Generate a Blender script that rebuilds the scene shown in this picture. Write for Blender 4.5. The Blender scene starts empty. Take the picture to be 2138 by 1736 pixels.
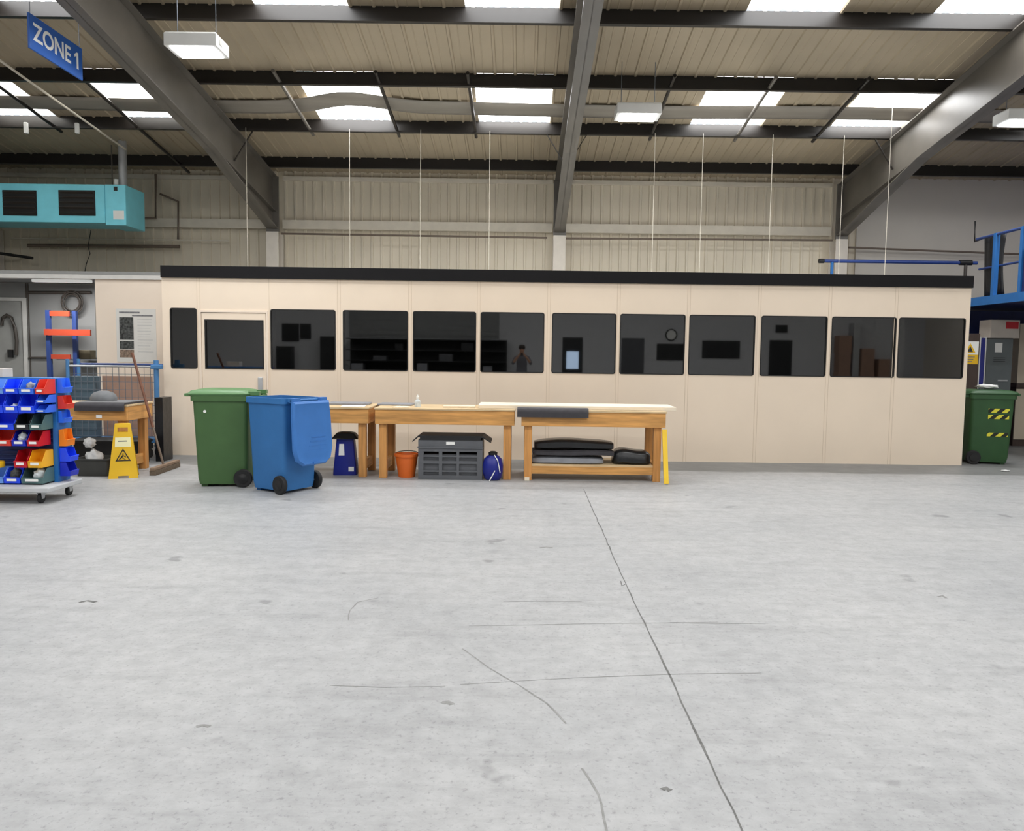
import bpy, bmesh, math, random
from mathutils import Vector, Matrix, Euler
random.seed(7)
PI = math.pi
scene = bpy.context.scene
COL = scene.collection

# ------------------------------------------------------------------ camera
W, HH = 2138, 1736
F, CX, CY = 1650.0, 1088.0, 868.0
CAMH = 1.51
PITCH, ROLL = math.radians(4.44), 0.0132
RM = (Matrix.Rotation(PI / 2 - PITCH, 3, 'X') @ Matrix.Rotation(ROLL, 3, 'Z'))
cam_data = bpy.data.cameras.new('camera')
cam = bpy.data.objects.new('camera', cam_data)
COL.objects.link(cam)
cam.location = (0, 0, CAMH)
cam.rotation_euler = RM.to_euler()
cam_data.sensor_width = 36
cam_data.lens = F * 36 / W
cam_data.shift_x = (W / 2 - CX) / W
cam_data.clip_start = 0.05
cam_data.clip_end = 200
scene.camera = cam


def ray(px, py):
    return RM @ Vector(((px - CX) / F, (CY - py) / F, -1))


def at(px, py, Y):
    """the point at depth Y seen at a pixel"""
    d = ray(px, py)
    t = Y / d.y
    return Vector((d.x * t, Y, CAMH + d.z * t))


def gnd(px, py, z=0.0):
    d = ray(px, py)
    t = (z - CAMH) / d.z
    return Vector((d.x * t, d.y * t, z))


# ------------------------------------------------------------------ materials
def lin(c):
    c = c / 255.0
    return c / 12.92 if c <= 0.04045 else ((c + 0.055) / 1.055) ** 2.4


def rgb(*c):
    return (lin(c[0]), lin(c[1]), lin(c[2]), 1)


def new_mat(name):
    m = bpy.data.materials.new(name)
    m.use_nodes = True
    nt = m.node_tree
    b = nt.nodes['Principled BSDF']
    return m, nt, b


def M(name, c, rough=0.6, metal=0.0, var=0.07, scale=5.0, bump=0.0, stretch=None, spec=0.5, detail=4):
    m, nt, b = new_mat(name)
    b.inputs['Roughness'].default_value = rough
    b.inputs['Metallic'].default_value = metal
    b.inputs['Specular IOR Level'].default_value = spec
    col = rgb(*c)
    tc = nt.nodes.new('ShaderNodeTexCoord')
    n = nt.nodes.new('ShaderNodeTexNoise')
    n.inputs['Scale'].default_value = scale
    n.inputs['Detail'].default_value = detail
    src = tc.outputs['Object']
    if stretch:
        mp = nt.nodes.new('ShaderNodeMapping')
        mp.inputs['Scale'].default_value = stretch
        nt.links.new(src, mp.inputs['Vector'])
        src = mp.outputs['Vector']
    nt.links.new(src, n.inputs['Vector'])
    r = nt.nodes.new('ShaderNodeValToRGB')
    r.color_ramp.elements[0].position = 0.3
    r.color_ramp.elements[1].position = 0.7
    r.color_ramp.elements[0].color = tuple(max(0, x * (1 - var)) for x in col[:3]) + (1,)
    r.color_ramp.elements[1].color = tuple(min(1, x * (1 + var)) for x in col[:3]) + (1,)
    nt.links.new(n.outputs['Fac'], r.inputs['Fac'])
    nt.links.new(r.outputs['Color'], b.inputs['Base Color'])
    if bump:
        bp = nt.nodes.new('ShaderNodeBump')
        bp.inputs['Strength'].default_value = bump
        bp.inputs['Distance'].default_value = 0.01
        nt.links.new(n.outputs['Fac'], bp.inputs['Height'])
        nt.links.new(bp.outputs['Normal'], b.inputs['Normal'])
    return m


def emit(name, c, s):
    m, nt, b = new_mat(name)
    b.inputs['Base Color'].default_value = rgb(*c)
    b.inputs['Emission Color'].default_value = rgb(*c)
    b.inputs['Emission Strength'].default_value = s
    return m


MT = {}
MT['cream'] = M('cream_panel_paint', (236, 219, 198), 0.55, var=0.03, scale=1.2)
MT['cream_dim'] = M('cream_board_paint', (234, 218, 200), 0.6, var=0.03, scale=1.5)
MT['seam'] = M('panel_joint', (216, 198, 174), 0.6)
MT['fascia'] = M('black_fascia', (18, 17, 19), 0.7, var=0.1, spec=0.25)
MT['gasket'] = M('black_rubber', (22, 21, 20), 0.6)
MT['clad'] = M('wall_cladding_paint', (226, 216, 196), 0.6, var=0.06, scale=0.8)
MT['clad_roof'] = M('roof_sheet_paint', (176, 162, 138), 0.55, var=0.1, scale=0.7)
MT['plaster'] = M('pale_plaster', (216, 210, 200), 0.8, var=0.05, scale=0.6)
MT['steel_dark'] = M('dark_grey_steel', (104, 99, 92), 0.36, var=0.12, scale=2.0)
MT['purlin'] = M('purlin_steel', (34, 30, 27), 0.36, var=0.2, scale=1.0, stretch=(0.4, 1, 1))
MT['column'] = M('column_paint', (226, 218, 206), 0.6, var=0.05)
MT['rail'] = M('wall_rail_paint', (222, 214, 198), 0.55, var=0.06)
MT['grey_wall'] = M('grey_wall_paint', (136, 136, 134), 0.7, var=0.05, scale=1.0)
MT['grey_trim'] = M('pale_grey_trim', (205, 203, 198), 0.5)
MT['interior'] = M('cabin_lining', (120, 118, 112), 0.8)
MT['teal'] = M('turquoise_paint', (134, 226, 243), 0.45, var=0.04)
MT['black'] = M('black_plastic', (26, 26, 27), 0.5, var=0.1)
MT['rubber'] = M('tyre_rubber', (30, 30, 31), 0.7, var=0.1)
MT['white'] = M('white_paint', (232, 232, 228), 0.5, var=0.03)
MT['label'] = M('white_label', (240, 240, 236), 0.6, var=0.02)
MT['print'] = M('grey_print', (120, 120, 122), 0.7, var=0.3, scale=60)
MT['print_dark'] = M('dark_print', (66, 68, 66), 0.7, var=0.75, scale=30, detail=1)
MT['green'] = M('green_bin_plastic', (72, 104, 62), 0.5, var=0.06, spec=0.35)
MT['green_lid'] = M('green_lid_plastic', (86, 128, 78), 0.45, var=0.05)
MT['blue_bin'] = M('blue_bin_plastic', (52, 112, 172), 0.5, var=0.05, spec=0.35)
MT['blue_lid'] = M('blue_lid_plastic', (56, 116, 188), 0.5, var=0.05)
MT['bin_dark'] = M('dark_green_plastic', (44, 82, 44), 0.5, var=0.08)
MT['wood'] = M('bench_timber', (205, 150, 84), 0.55, var=0.28, scale=3.0, stretch=(0.8, 9, 9), bump=0.05)
MT['wood_side'] = M('side_timber', (205, 150, 84), 0.55, var=0.28, scale=3.0, stretch=(9, 0.8, 9), bump=0.05)
MT['wood_leg'] = M('leg_timber', (200, 142, 78), 0.6, var=0.22, scale=3.0, stretch=(9, 9, 0.8), bump=0.05)
MT['ply'] = M('worn_plywood', (206, 180, 140), 0.65, var=0.18, scale=4.0, stretch=(0.8, 5, 5))
MT['board_white'] = M('bleached_board', (238, 226, 204), 0.55, var=0.05, scale=3, stretch=(0.6, 4, 4))
MT['foam'] = M('dark_grey_foam', (58, 56, 60), 0.75, var=0.15, scale=14)
MT['mat_top'] = M('grey_mat', (112, 112, 114), 0.7, var=0.12, scale=10)
MT['grey_sheet'] = M('grey_sheet', (140, 142, 148), 0.5, var=0.12, scale=8)
MT['bag'] = M('black_bag_film', (28, 29, 31), 0.3, var=0.2, scale=12, bump=0.4)
MT['navy_tub'] = M('navy_plastic', (22, 34, 132), 0.4, var=0.06)
MT['navy'] = M('navy_paint', (16, 34, 92), 0.55, var=0.15)
MT['orange'] = M('orange_plastic', (224, 106, 34), 0.45, var=0.05)
MT['crate'] = M('grey_crate_plastic', (92, 94, 98), 0.55, var=0.08)
MT['crate_dark'] = M('dark_crate_plastic', (66, 66, 62), 0.6, var=0.1)
MT['yellow'] = M('yellow_plastic', (236, 188, 26), 0.45, var=0.04)
MT['yellow_bar'] = M('yellow_bar_paint', (240, 198, 40), 0.5, var=0.04)
MT['blue_steel'] = M('blue_steel_paint', (36, 108, 178), 0.45, var=0.08)
MT['blue_pipe'] = M('blue_pipe_paint', (44, 70, 140), 0.45, var=0.08)
MT['blue_cage'] = M('cage_blue_paint', (74, 128, 180), 0.5, var=0.1)
MT['wire'] = M('grey_wire', (120, 128, 138), 0.45, metal=0.4)
MT['wire_pale'] = M('pale_cord', (214, 206, 190), 0.6)
MT['zinc'] = M('galvanised_steel', (190, 192, 194), 0.4, metal=0.35, var=0.1)
MT['rack_orange'] = M('rack_orange_paint', (176, 66, 40), 0.5, var=0.06)
MT['rack_blue'] = M('rack_blue_paint', (40, 62, 118), 0.5, var=0.06)
MT['pipe'] = M('dull_pipe', (120, 106, 94), 0.5, metal=0.2)
MT['pipe_dark'] = M('dark_pipe', (70, 64, 58), 0.5)
MT['sign_blue'] = M('sign_blue', (32, 92, 178), 0.4, var=0.04)
MT['brown'] = M('dark_brown_board', (66, 52, 46), 0.6, var=0.12, stretch=(6, 6, 0.7))
MT['locker'] = M('grey_locker_paint', (96, 104, 106), 0.45, var=0.06)
MT['locker_side'] = M('locker_side_paint', (66, 70, 70), 0.5)
MT['red'] = M('red_print', (196, 30, 44), 0.5, var=0.04)
MT['carton'] = M('carton_board', (206, 198, 188), 0.75, var=0.05)
MT['card'] = M('brown_card', (168, 136, 118), 0.8, var=0.08)
MT['cab_cream'] = M('cream_cabinet_paint', (198, 186, 166), 0.5, var=0.04)
MT['broom_wood'] = M('dark_broom_wood', (112, 72, 54), 0.6, var=0.2, scale=8)
MT['bristle'] = M('broom_bristle', (112, 98, 82), 0.85, var=0.25, scale=40)
MT['cloth_white'] = M('white_rag', (222, 222, 220), 0.85, var=0.08, scale=12, bump=0.3)
MT['cap_grey'] = M('grey_fabric', (116, 118, 120), 0.85, var=0.1, scale=12)
MT['clear'] = M('clear_plastic', (206, 214, 216), 0.3, var=0.2, scale=30)
MT['liner'] = M('sagging_liner', (150, 143, 132), 0.55, var=0.14, scale=1.2, stretch=(0.5, 4, 1))
MT['skin'] = M('skin', (196, 150, 122), 0.6)
MT['shirt'] = M('grey_shirt', (108, 108, 112), 0.85)
MT['trousers'] = M('dark_trousers', (40, 42, 50), 0.85)
MT['hair'] = M('dark_hair', (44, 34, 28), 0.7)
MT['wall_rear'] = M('rear_wall_paint', (206, 207, 210), 0.75, var=0.04)
MT['dark_kit'] = M('dark_equipment', (40, 42, 44), 0.5, var=0.2, scale=3)
BINC = {
    'blue': M('blue_bin_box', (28, 76, 246), 0.4, var=0.05),
    'lightblue': M('light_blue_bin_box', (110, 160, 236), 0.4, var=0.05),
    'midblue': M('mid_blue_bin_box', (50, 112, 240), 0.4, var=0.05),
    'navy': M('dark_blue_bin_box', (26, 46, 196), 0.4, var=0.05),
    'red': M('red_bin_box', (208, 22, 40), 0.4, var=0.05),
    'orangered': M('orange_red_bin_box', (226, 62, 46), 0.4, var=0.05),
    'orange': M('orange_bin_box', (242, 134, 32), 0.4, var=0.05),
    'yellow': M('yellow_bin_box', (250, 184, 30), 0.4, var=0.05),
    'greygreen': M('grey_green_bin_box', (82, 112, 112), 0.45, var=0.05),
    'black': M('black_bin_box', (34, 38, 44), 0.45, var=0.05),
}
MT['sky_sheet'] = emit('rooflight_glow', (250, 251, 252), 7.5)
MT['sky_sheet_clear'] = emit('clear_rooflight_glow', (250, 251, 252), 11.0)
MT['sky_sheet_dull'] = emit('dull_rooflight_glow', (250, 250, 246), 5.0)
MT['lamp'] = emit('lamp_diffuser_glow', (250, 252, 255), 5.0)
MT['door_glow'] = emit('daylit_door_glass', (200, 225, 255), 2.2)


def glass_mat():
    m, nt, b = new_mat('tinted_window_glass')
    nt.nodes.remove(b)
    out = nt.nodes['Material Output']
    tr = nt.nodes.new('ShaderNodeBsdfTransparent')
    tr.inputs['Color'].default_value = (0.42, 0.42, 0.40, 1)
    gl = nt.nodes.new('ShaderNodeBsdfGlossy')
    gl.inputs['Roughness'].default_value = 0.02
    fr = nt.nodes.new('ShaderNodeFresnel')
    fr.inputs['IOR'].default_value = 2.3
    mx = nt.nodes.new('ShaderNodeMixShader')
    nt.links.new(fr.outputs[0], mx.inputs[0])
    nt.links.new(tr.outputs[0], mx.inputs[1])
    nt.links.new(gl.outputs[0], mx.inputs[2])
    nt.links.new(mx.outputs[0], out.inputs['Surface'])
    return m


MT['glass'] = glass_mat()


def hazard_mat():
    m, nt, b = new_mat('hazard_tape')
    b.inputs['Roughness'].default_value = 0.45
    tc = nt.nodes.new('ShaderNodeTexCoord')
    sep = nt.nodes.new('ShaderNodeSeparateXYZ')
    nt.links.new(tc.outputs['Object'], sep.inputs[0])
    a = nt.nodes.new('ShaderNodeMath'); a.operation = 'ADD'
    nt.links.new(sep.outputs['Y'], a.inputs[0])
    nt.links.new(sep.outputs['Z'], a.inputs[1])
    mu = nt.nodes.new('ShaderNodeMath'); mu.operation = 'MULTIPLY'
    mu.inputs[1].default_value = 7.0
    nt.links.new(a.outputs[0], mu.inputs[0])
    fr = nt.nodes.new('ShaderNodeMath'); fr.operation = 'FRACT'
    nt.links.new(mu.outputs[0], fr.inputs[0])
    gt = nt.nodes.new('ShaderNodeMath'); gt.operation = 'GREATER_THAN'
    gt.inputs[1].default_value = 0.5
    nt.links.new(fr.outputs[0], gt.inputs[0])
    mx = nt.nodes.new('ShaderNodeMix'); mx.data_type = 'RGBA'
    nt.links.new(gt.outputs[0], mx.inputs['Factor'])
    mx.inputs['A'].default_value = rgb(222, 214, 60)
    mx.inputs['B'].default_value = rgb(24, 30, 22)
    nt.links.new(mx.outputs['Result'], b.inputs['Base Color'])
    return m


MT['hazard'] = hazard_mat()


# ------------------------------------------------------------------ mesh builder
class MB:
    def __init__(self, off=(0, 0, 0)):
        self.bm = bmesh.new()
        self.off = Vector(off)

    def v(self, p):
        return self.bm.verts.new(Vector(p) - self.off)

    def face(self, pts):
        return self.bm.faces.new([self.v(p) for p in pts])

    def box(self, x0, x1, y0, y1, z0, z1):
        p = [(x, y, z) for z in (z0, z1) for y in (y0, y1) for x in (x0, x1)]
        v = [self.v(q) for q in p]
        for f in ((0, 2, 3, 1), (4, 5, 7, 6), (0, 1, 5, 4), (1, 3, 7, 5), (3, 2, 6, 7), (2, 0, 4, 6)):
            self.bm.faces.new([v[i] for i in f])
        return self

    def loft(self, secs, caps=(True, True), closed=True):
        rings = [[self.v(p) for p in s] for s in secs]
        n = len(rings[0])
        for a, b in zip(rings, rings[1:]):
            for i in range(n if closed else n - 1):
                j = (i + 1) % n
                self.bm.faces.new((a[i], a[j], b[j], b[i]))
        if closed:
            if caps[0]:
                self.bm.faces.new(list(reversed(rings[0])))
            if caps[1]:
                self.bm.faces.new(rings[-1])
        return self

    def prism(self, pts, vec):
        """extrude a polygon along vec"""
        vec = Vector(vec)
        return self.loft([pts, [Vector(p) + vec for p in pts]])

    def bar(self, a, b, w, h=None, up=(0, 0, 1)):
        a, b = Vector(a), Vector(b)
        h = h or w
        d = (b - a).normalized()
        u = Vector(up)
        if abs(d.dot(u)) > 0.99:
            u = Vector((0, 1, 0))
        s = d.cross(u).normalized()
        t = s.cross(d).normalized()
        c = [s * (w / 2) * i + t * (h / 2) * j for i, j in ((-1, -1), (1, -1), (1, 1), (-1, 1))]
        return self.loft([[a + q for q in c], [b + q for q in c]])

    def tube(self, pts, r, n=10, caps=True):
        pts = [Vector(p) for p in pts]
        secs = []
        for i, p in enumerate(pts):
            if i == 0:
                d = pts[1] - p
            elif i == len(pts) - 1:
                d = p - pts[i - 1]
            else:
                d = (pts[i + 1] - p).normalized() + (p - pts[i - 1]).normalized()
            d.normalize()
            u = Vector((0, 0, 1)) if abs(d.z) < 0.95 else Vector((0, 1, 0))
            s = d.cross(u).normalized()
            t = s.cross(d).normalized()
            rr = r[i] if isinstance(r, (list, tuple)) else r
            secs.append([p + (s * math.cos(2 * PI * k / n) + t * math.sin(2 * PI * k / n)) * rr for k in range(n)])
        return self.loft(secs, (caps, caps))

    def lathe(self, prof, c=(0, 0, 0), n=28, axis='Z', caps=(True, True)):
        c = Vector(c)
        secs = []
        for r, h in prof:
            s = []
            for k in range(n):
                a = 2 * PI * k / n
                if axis == 'Z':
                    q = Vector((r * math.cos(a), r * math.sin(a), h))
                elif axis == 'X':
                    q = Vector((h, r * math.cos(a), r * math.sin(a)))
                else:
                    q = Vector((r * math.cos(a), h, r * math.sin(a)))
                s.append(c + q)
            secs.append(s)
        return self.loft(secs, caps)

    def build(self, name, mat, parent=None, smooth=None, bevel=0, mats=None):
        bmesh.ops.recalc_face_normals(self.bm, faces=self.bm.faces)
        me = bpy.data.meshes.new(name)
        self.bm.to_mesh(me)
        self.bm.free()
        me.materials.append(mat)
        o = bpy.data.objects.new(name, me)
        COL.objects.link(o)
        if parent is not None:
            o.parent = parent
        if smooth is not None:
            for p in me.polygons:
                p.use_smooth = True
            me.set_sharp_from_angle(angle=math.radians(smooth))
        if bevel:
            b = o.modifiers.new('edge', 'BEVEL')
            b.width = bevel
            b.segments = 2
            b.limit_method = 'ANGLE'
            b.angle_limit = math.radians(40)
        return o


def rrect(w, d, r, z, cx=0, cy=0, n=4):
    pts = []
    for qx, qy, a0 in ((1, 1, 0), (-1, 1, 90), (-1, -1, 180), (1, -1, 270)):
        for k in range(n + 1):
            a = math.radians(a0 + 90 * k / n)
            pts.append((cx + qx * (w / 2 - r) + r * math.cos(a), cy + qy * (d / 2 - r) + r * math.sin(a), z))
    return pts


def tag(o, label=None, cat=None, group=None, kind=None):
    if label: o['label'] = label
    if cat: o['category'] = cat
    if group: o['group'] = group
    if kind: o['kind'] = kind
    return o


def thing(name, loc, label, cat, rz=0, group=None):
    o = bpy.data.objects.new(name, None)
    o.empty_display_size = 0.1
    COL.objects.link(o)
    o.location = loc
    o.rotation_euler = (0, 0, rz)
    return tag(o, label, cat, group)


def struct(name, mb, mat, parent=None, **k):
    o = mb.build(name, mat, parent, **k)
    if parent is None:
        o['kind'] = 'structure'
    return o


def sroot(name, loc=(0, 0, 0)):
    o = bpy.data.objects.new(name, None)
    COL.objects.link(o)
    o.location = loc
    o['kind'] = 'structure'
    return o


def copy_tree(o, parent=None):
    c = o.copy()
    COL.objects.link(c)
    if parent is not None:
        c.parent = parent
    for ch in list(o.children):
        copy_tree(ch, c)
    return c


def text_mesh(name, body, size, mat, parent, loc, rot, extrude=0.002):
    cu = bpy.data.curves.new(name, 'FONT')
    cu.body = body
    cu.size = size
    cu.extrude = extrude
    cu.offset = size * 0.018
    cu.align_x = 'CENTER'
    cu.align_y = 'CENTER'
    tmp = bpy.data.objects.new(name + '_tmp', cu)
    COL.objects.link(tmp)
    dg = bpy.context.evaluated_depsgraph_get()
    dg.update()
    me = bpy.data.meshes.new_from_object(tmp.evaluated_get(dg))
    bpy.data.objects.remove(tmp)
    bpy.data.curves.remove(cu)
    me.materials.clear()
    me.materials.append(mat)
    o = bpy.data.objects.new(name, me)
    COL.objects.link(o)
    o.parent = parent
    o.location = loc
    o.rotation_euler = rot
    return o


# ------------------------------------------------------------------ main depths
YP = gnd(1088, 960).y              # face of the cream cabin
YW = 16.8                          # far wall
ZE = 5.24                          # eaves
SL = 0.142                         # roof slope
RIDGE = 3.9
YB = -9.0                          # wall behind the photographer
XL, XR = -16.0, 16.0


def zroof(y):
    return ZE + SL * (YW - y) if y >= RIDGE else ZE + SL * (YW - RIDGE) - SL * (RIDGE - y)


# ------------------------------------------------------------------ floor
def floor_mat():
    m, nt, b = new_mat('painted_concrete')
    L = nt.links
    N = nt.nodes.new
    tc = N('ShaderNodeTexCoord')

    def noise(scale, detail=4, stretch=None, rough=0.5):
        n = N('ShaderNodeTexNoise')
        n.inputs['Scale'].default_value = scale
        n.inputs['Detail'].default_value = detail
        n.inputs['Roughness'].default_value = rough
        if stretch:
            mp = N('ShaderNodeMapping')
            mp.inputs['Scale'].default_value = stretch
            L.new(tc.outputs['Object'], mp.inputs['Vector'])
            L.new(mp.outputs['Vector'], n.inputs['Vector'])
        else:
            L.new(tc.outputs['Object'], n.inputs['Vector'])
        return n.outputs['Fac']

    def ramp(fac, p0, p1, c0, c1):
        r = N('ShaderNodeValToRGB')
        r.color_ramp.elements[0].position = p0
        r.color_ramp.elements[1].position = p1
        r.color_ramp.elements[0].color = c0
        r.color_ramp.elements[1].color = c1
        L.new(fac, r.inputs['Fac'])
        return r.outputs['Color']

    def mix(kind, f, a, c):
        x = N('ShaderNodeMix'); x.data_type = 'RGBA'; x.blend_type = kind
        if isinstance(f, float):
            x.inputs['Factor'].default_value = f
        else:
            L.new(f, x.inputs['Factor'])
        for s, v in (('A', a), ('B', c)):
            if isinstance(v, tuple):
                x.inputs[s].default_value = v
            else:
                L.new(v, x.inputs[s])
        return x.outputs['Result']
    g = lambda v: (v, v, v, 1)
    light = ramp(noise(0.7, 5), 0.3, 0.7, rgb(160, 161, 162), rgb(174, 174, 174))
    light = mix('MULTIPLY', 1.0, light, ramp(noise(9, 6, None, 0.7), 0.35, 0.62, g(0.86), g(1.03)))
    light = mix('MULTIPLY', 1.0, light, ramp(noise(42, 4, None, 0.75), 0.32, 0.45, g(0.72), g(1.0)))
    light = mix('MULTIPLY', 1.0, light, ramp(noise(2.2, 8, (0.5, 2.6, 1), 0.75), 0.36, 0.5, g(0.88), g(1.0)))
    light = mix('MULTIPLY', 1.0, light, ramp(noise(3.1, 3, None, 0.45), 0.25, 0.3, g(0.66), g(1.0)))
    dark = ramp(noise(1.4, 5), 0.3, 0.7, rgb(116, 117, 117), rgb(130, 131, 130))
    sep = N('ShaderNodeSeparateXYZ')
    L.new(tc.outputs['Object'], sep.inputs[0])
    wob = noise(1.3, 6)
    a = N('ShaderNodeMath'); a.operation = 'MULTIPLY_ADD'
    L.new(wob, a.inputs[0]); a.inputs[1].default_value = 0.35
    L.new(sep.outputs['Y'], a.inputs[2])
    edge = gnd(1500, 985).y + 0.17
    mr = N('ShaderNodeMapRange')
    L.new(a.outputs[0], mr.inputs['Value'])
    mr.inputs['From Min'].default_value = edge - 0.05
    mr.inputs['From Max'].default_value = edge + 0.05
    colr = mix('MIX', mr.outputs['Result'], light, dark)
    L.new(colr, b.inputs['Base Color'])
    rr = N('ShaderNodeMapRange')
    L.new(noise(6, 5), rr.inputs['Value'])
    rr.inputs['To Min'].default_value = 0.42
    rr.inputs['To Max'].default_value = 0.62
    L.new(rr.outputs['Result'], b.inputs['Roughness'])
    b.inputs['Specular IOR Level'].default_value = 0.4
    return m


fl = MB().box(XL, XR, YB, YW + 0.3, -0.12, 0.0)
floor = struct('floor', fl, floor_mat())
MT['crack'] = M('floor_joint_dirt', (104, 104, 102), 0.9, var=0.3, scale=20)
MT['scuff'] = M('floor_scuff', (136, 136, 134), 0.8, var=0.2, scale=20)


def ground_ribbon(name, pix, w, mat):
    pts = [gnd(*p) for p in pix]
    fine = []
    for a, b in zip(pts, pts[1:]):
        k = max(2, int((b - a).length / 0.12))
        for i in range(k):
            fine.append(a.lerp(b, i / k) + Vector((random.uniform(-1, 1), 0, 0)) * 0.004)
    fine.append(pts[-1])
    lo, hi = [], []
    for i, p in enumerate(fine):
        d = (fine[min(i + 1, len(fine) - 1)] - fine[max(i - 1, 0)]).normalized()
        s = Vector((d.y, -d.x, 0)) * (w / 2) * random.uniform(0.6, 1.25)
        lo.append((p.x - s.x, p.y - s.y, 0.0008))
        hi.append((p.x + s.x, p.y + s.y, 0.0008))
    return MB().loft([lo, hi], closed=False).build(name, mat, floor)


ground_ribbon('joint_crack', [(1219, 1022), (1300, 1206), (1390, 1394), (1465, 1558), (1556, 1750)], 0.009, MT['crack'])
ground_ribbon('scuff_mark', [(965, 1355), (1020, 1394), (1085, 1432), (1140, 1468), (1182, 1512)], 0.008, MT['scuff'])
ground_ribbon('scuff_mark', [(1215, 1605), (1240, 1640), (1258, 1680), (1268, 1740)], 0.012, MT['scuff'])
ground_ribbon('scuff_mark', [(728, 1296), (730, 1275), (748, 1258), (790, 1249)], 0.008, MT['scuff'])
ground_ribbon('scuff_mark', [(980, 1308), (1240, 1303), (1500, 1300)], 0.006, MT['scuff'])
ground_ribbon('scuff_mark', [(960, 1430), (1200, 1416), (1420, 1408), (1590, 1406)], 0.005, MT['scuff'])
ground_ribbon('scuff_mark', [(1400, 1301), (1500, 1303), (1600, 1302)], 0.007, MT['scuff'])
ground_ribbon('scuff_mark', [(1050, 1257), (1130, 1256), (1215, 1257)], 0.005, MT['scuff'])
ground_ribbon('scuff_mark', [(690, 1432), (800, 1436), (930, 1434)], 0.005, MT['scuff'])
ground_ribbon('scuff_mark', [(1128, 1144), (1140, 1143), (1154, 1144)], 0.03, MT['scuff'])
ground_ribbon('scuff_mark', [(925, 1470), (934, 1466), (944, 1472)], 0.025, MT['scuff'])
ground_ribbon('scuff_mark', [(1384, 1650), (1392, 1646), (1400, 1652)], 0.022, MT['crack'])
ground_ribbon('scuff_mark', [(410, 1518), (424, 1515), (438, 1518)], 0.02, MT['scuff'])
ground_ribbon('scuff_mark', [(1960, 1247), (1968, 1244), (1976, 1250)], 0.02, MT['scuff'])
ground_ribbon('scuff_mark', [(165, 1259), (182, 1255), (200, 1258)], 0.03, MT['crack'])
ground_ribbon('scuff_mark', [(1296, 1214), (1298, 1224), (1306, 1220)], 0.008, MT['crack'])

# ------------------------------------------------------------------ roof
PITCHX = 0.31
PUR = [16.0, 14.3, 12.6, 10.85, 9.1, 7.35, 5.6]
strips = [YW + 0.1] + PUR + [RIDGE]
back = [RIDGE, 1.5, -0.3, -2.1, -4.0, -5.8, -7.6, YB]
# skylights: (strip top y, strip bottom y) in x ranges
SKX = [(-9.5, -8.3), (-6.95, -5.75), (-3.55, -2.3), (-0.87, 0.33), (2.9, 4.12), (5.45, 6.7), (9.0, 10.2)]
sky_strips = {(14.3, 12.6), (10.85, 9.1), (5.6, RIDGE)}
sky_strips_back = {(-0.3, -2.1)}


def q(x):
    return round((x - XL) / PITCHX)


sky_cells = set()
for a, b in SKX:
    for k in range(q(a), q(b)):
        sky_cells.add(k)
NR = int((XR - XL) / PITCHX)
prof = [(0.0, 0.0), (0.013, -0.022), (0.043, -0.022), (0.056, 0.0), (0.15, 0.0), (0.155, -0.006), (0.165, -0.006), (0.17, 0.0), (PITCHX, 0.0)]
rf = MB()
for (y0, y1), setk in [((a, b), sky_strips) for a, b in zip(strips, strips[1:])] + [((a, b), sky_strips_back) for a, b in zip(back, back[1:])]:
    for k in range(NR + 1):
        if (y0, y1) in setk and k in sky_cells:
            continue
        x = XL + k * PITCHX
        rf.loft([[(x + u, y0, zroof(y0) + w) for u, w in prof], [(x + u, y1, zroof(y1) + w) for u, w in prof]], closed=False)
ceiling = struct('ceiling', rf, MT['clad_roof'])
# outer skin so that no sky leaks between sheets
wn = 15
for (y0, y1) in sorted(sky_strips | sky_strips_back, reverse=True):
    for a, b in SKX:
        x0, x1 = XL + q(a) * PITCHX, XL + q(b) * PITCHX
        n = 48 if y0 > 9 else 8
        sec = [(x0 - 0.02 + (x1 - x0 + 0.04) * i / n, (0.025 * math.sin(2 * PI * i / n * 8) if n > 8 else 0.0)) for i in range(n + 1)]
        s = MB().loft([[(x, y0 + 0.04, zroof(y0) + 0.03 + w) for x, w in sec], [(x, y1 - 0.04, zroof(y1) + 0.03 + w) for x, w in sec]], closed=False)
        struct('window_%d' % wn, s, MT['sky_sheet'] if y0 != 14.3 else MT['sky_sheet_clear'] if x0 > -4.5 else MT['sky_sheet_dull'], smooth=60)
        wn += 1

# purlins: Z sections along the bays
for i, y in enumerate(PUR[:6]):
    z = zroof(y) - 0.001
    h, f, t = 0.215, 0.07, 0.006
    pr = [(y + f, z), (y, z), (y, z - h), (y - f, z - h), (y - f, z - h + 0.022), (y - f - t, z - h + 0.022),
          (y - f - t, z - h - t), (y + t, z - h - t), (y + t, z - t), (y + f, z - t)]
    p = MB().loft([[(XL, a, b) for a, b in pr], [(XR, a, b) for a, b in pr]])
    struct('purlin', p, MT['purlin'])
# pale sagging liner strip between the second and third purlin
ln = MB()
rows = []
for yy, dz in ((13.98, -0.035), (13.86, -0.05), (13.62, -0.05), (13.5, -0.035)):
    row = []
    for i in range(97):
        x = -12 + i * 0.25
        hump = 0.12 * math.exp(-((x + 2.9) / 0.7) ** 2)
        yq = yy - 3.2 * hump + 0.03 * math.sin(x * 0.9)
        row.append((x, yq, zroof(yq) + dz - 0.3 * hump))
    rows.append(row)
ln.loft(rows, closed=False)
lin_o = struct('roof_liner', ln, MT['liner'], smooth=80)
so = lin_o.modifiers.new('thick', 'SOLIDIFY'); so.thickness = 0.006

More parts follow.
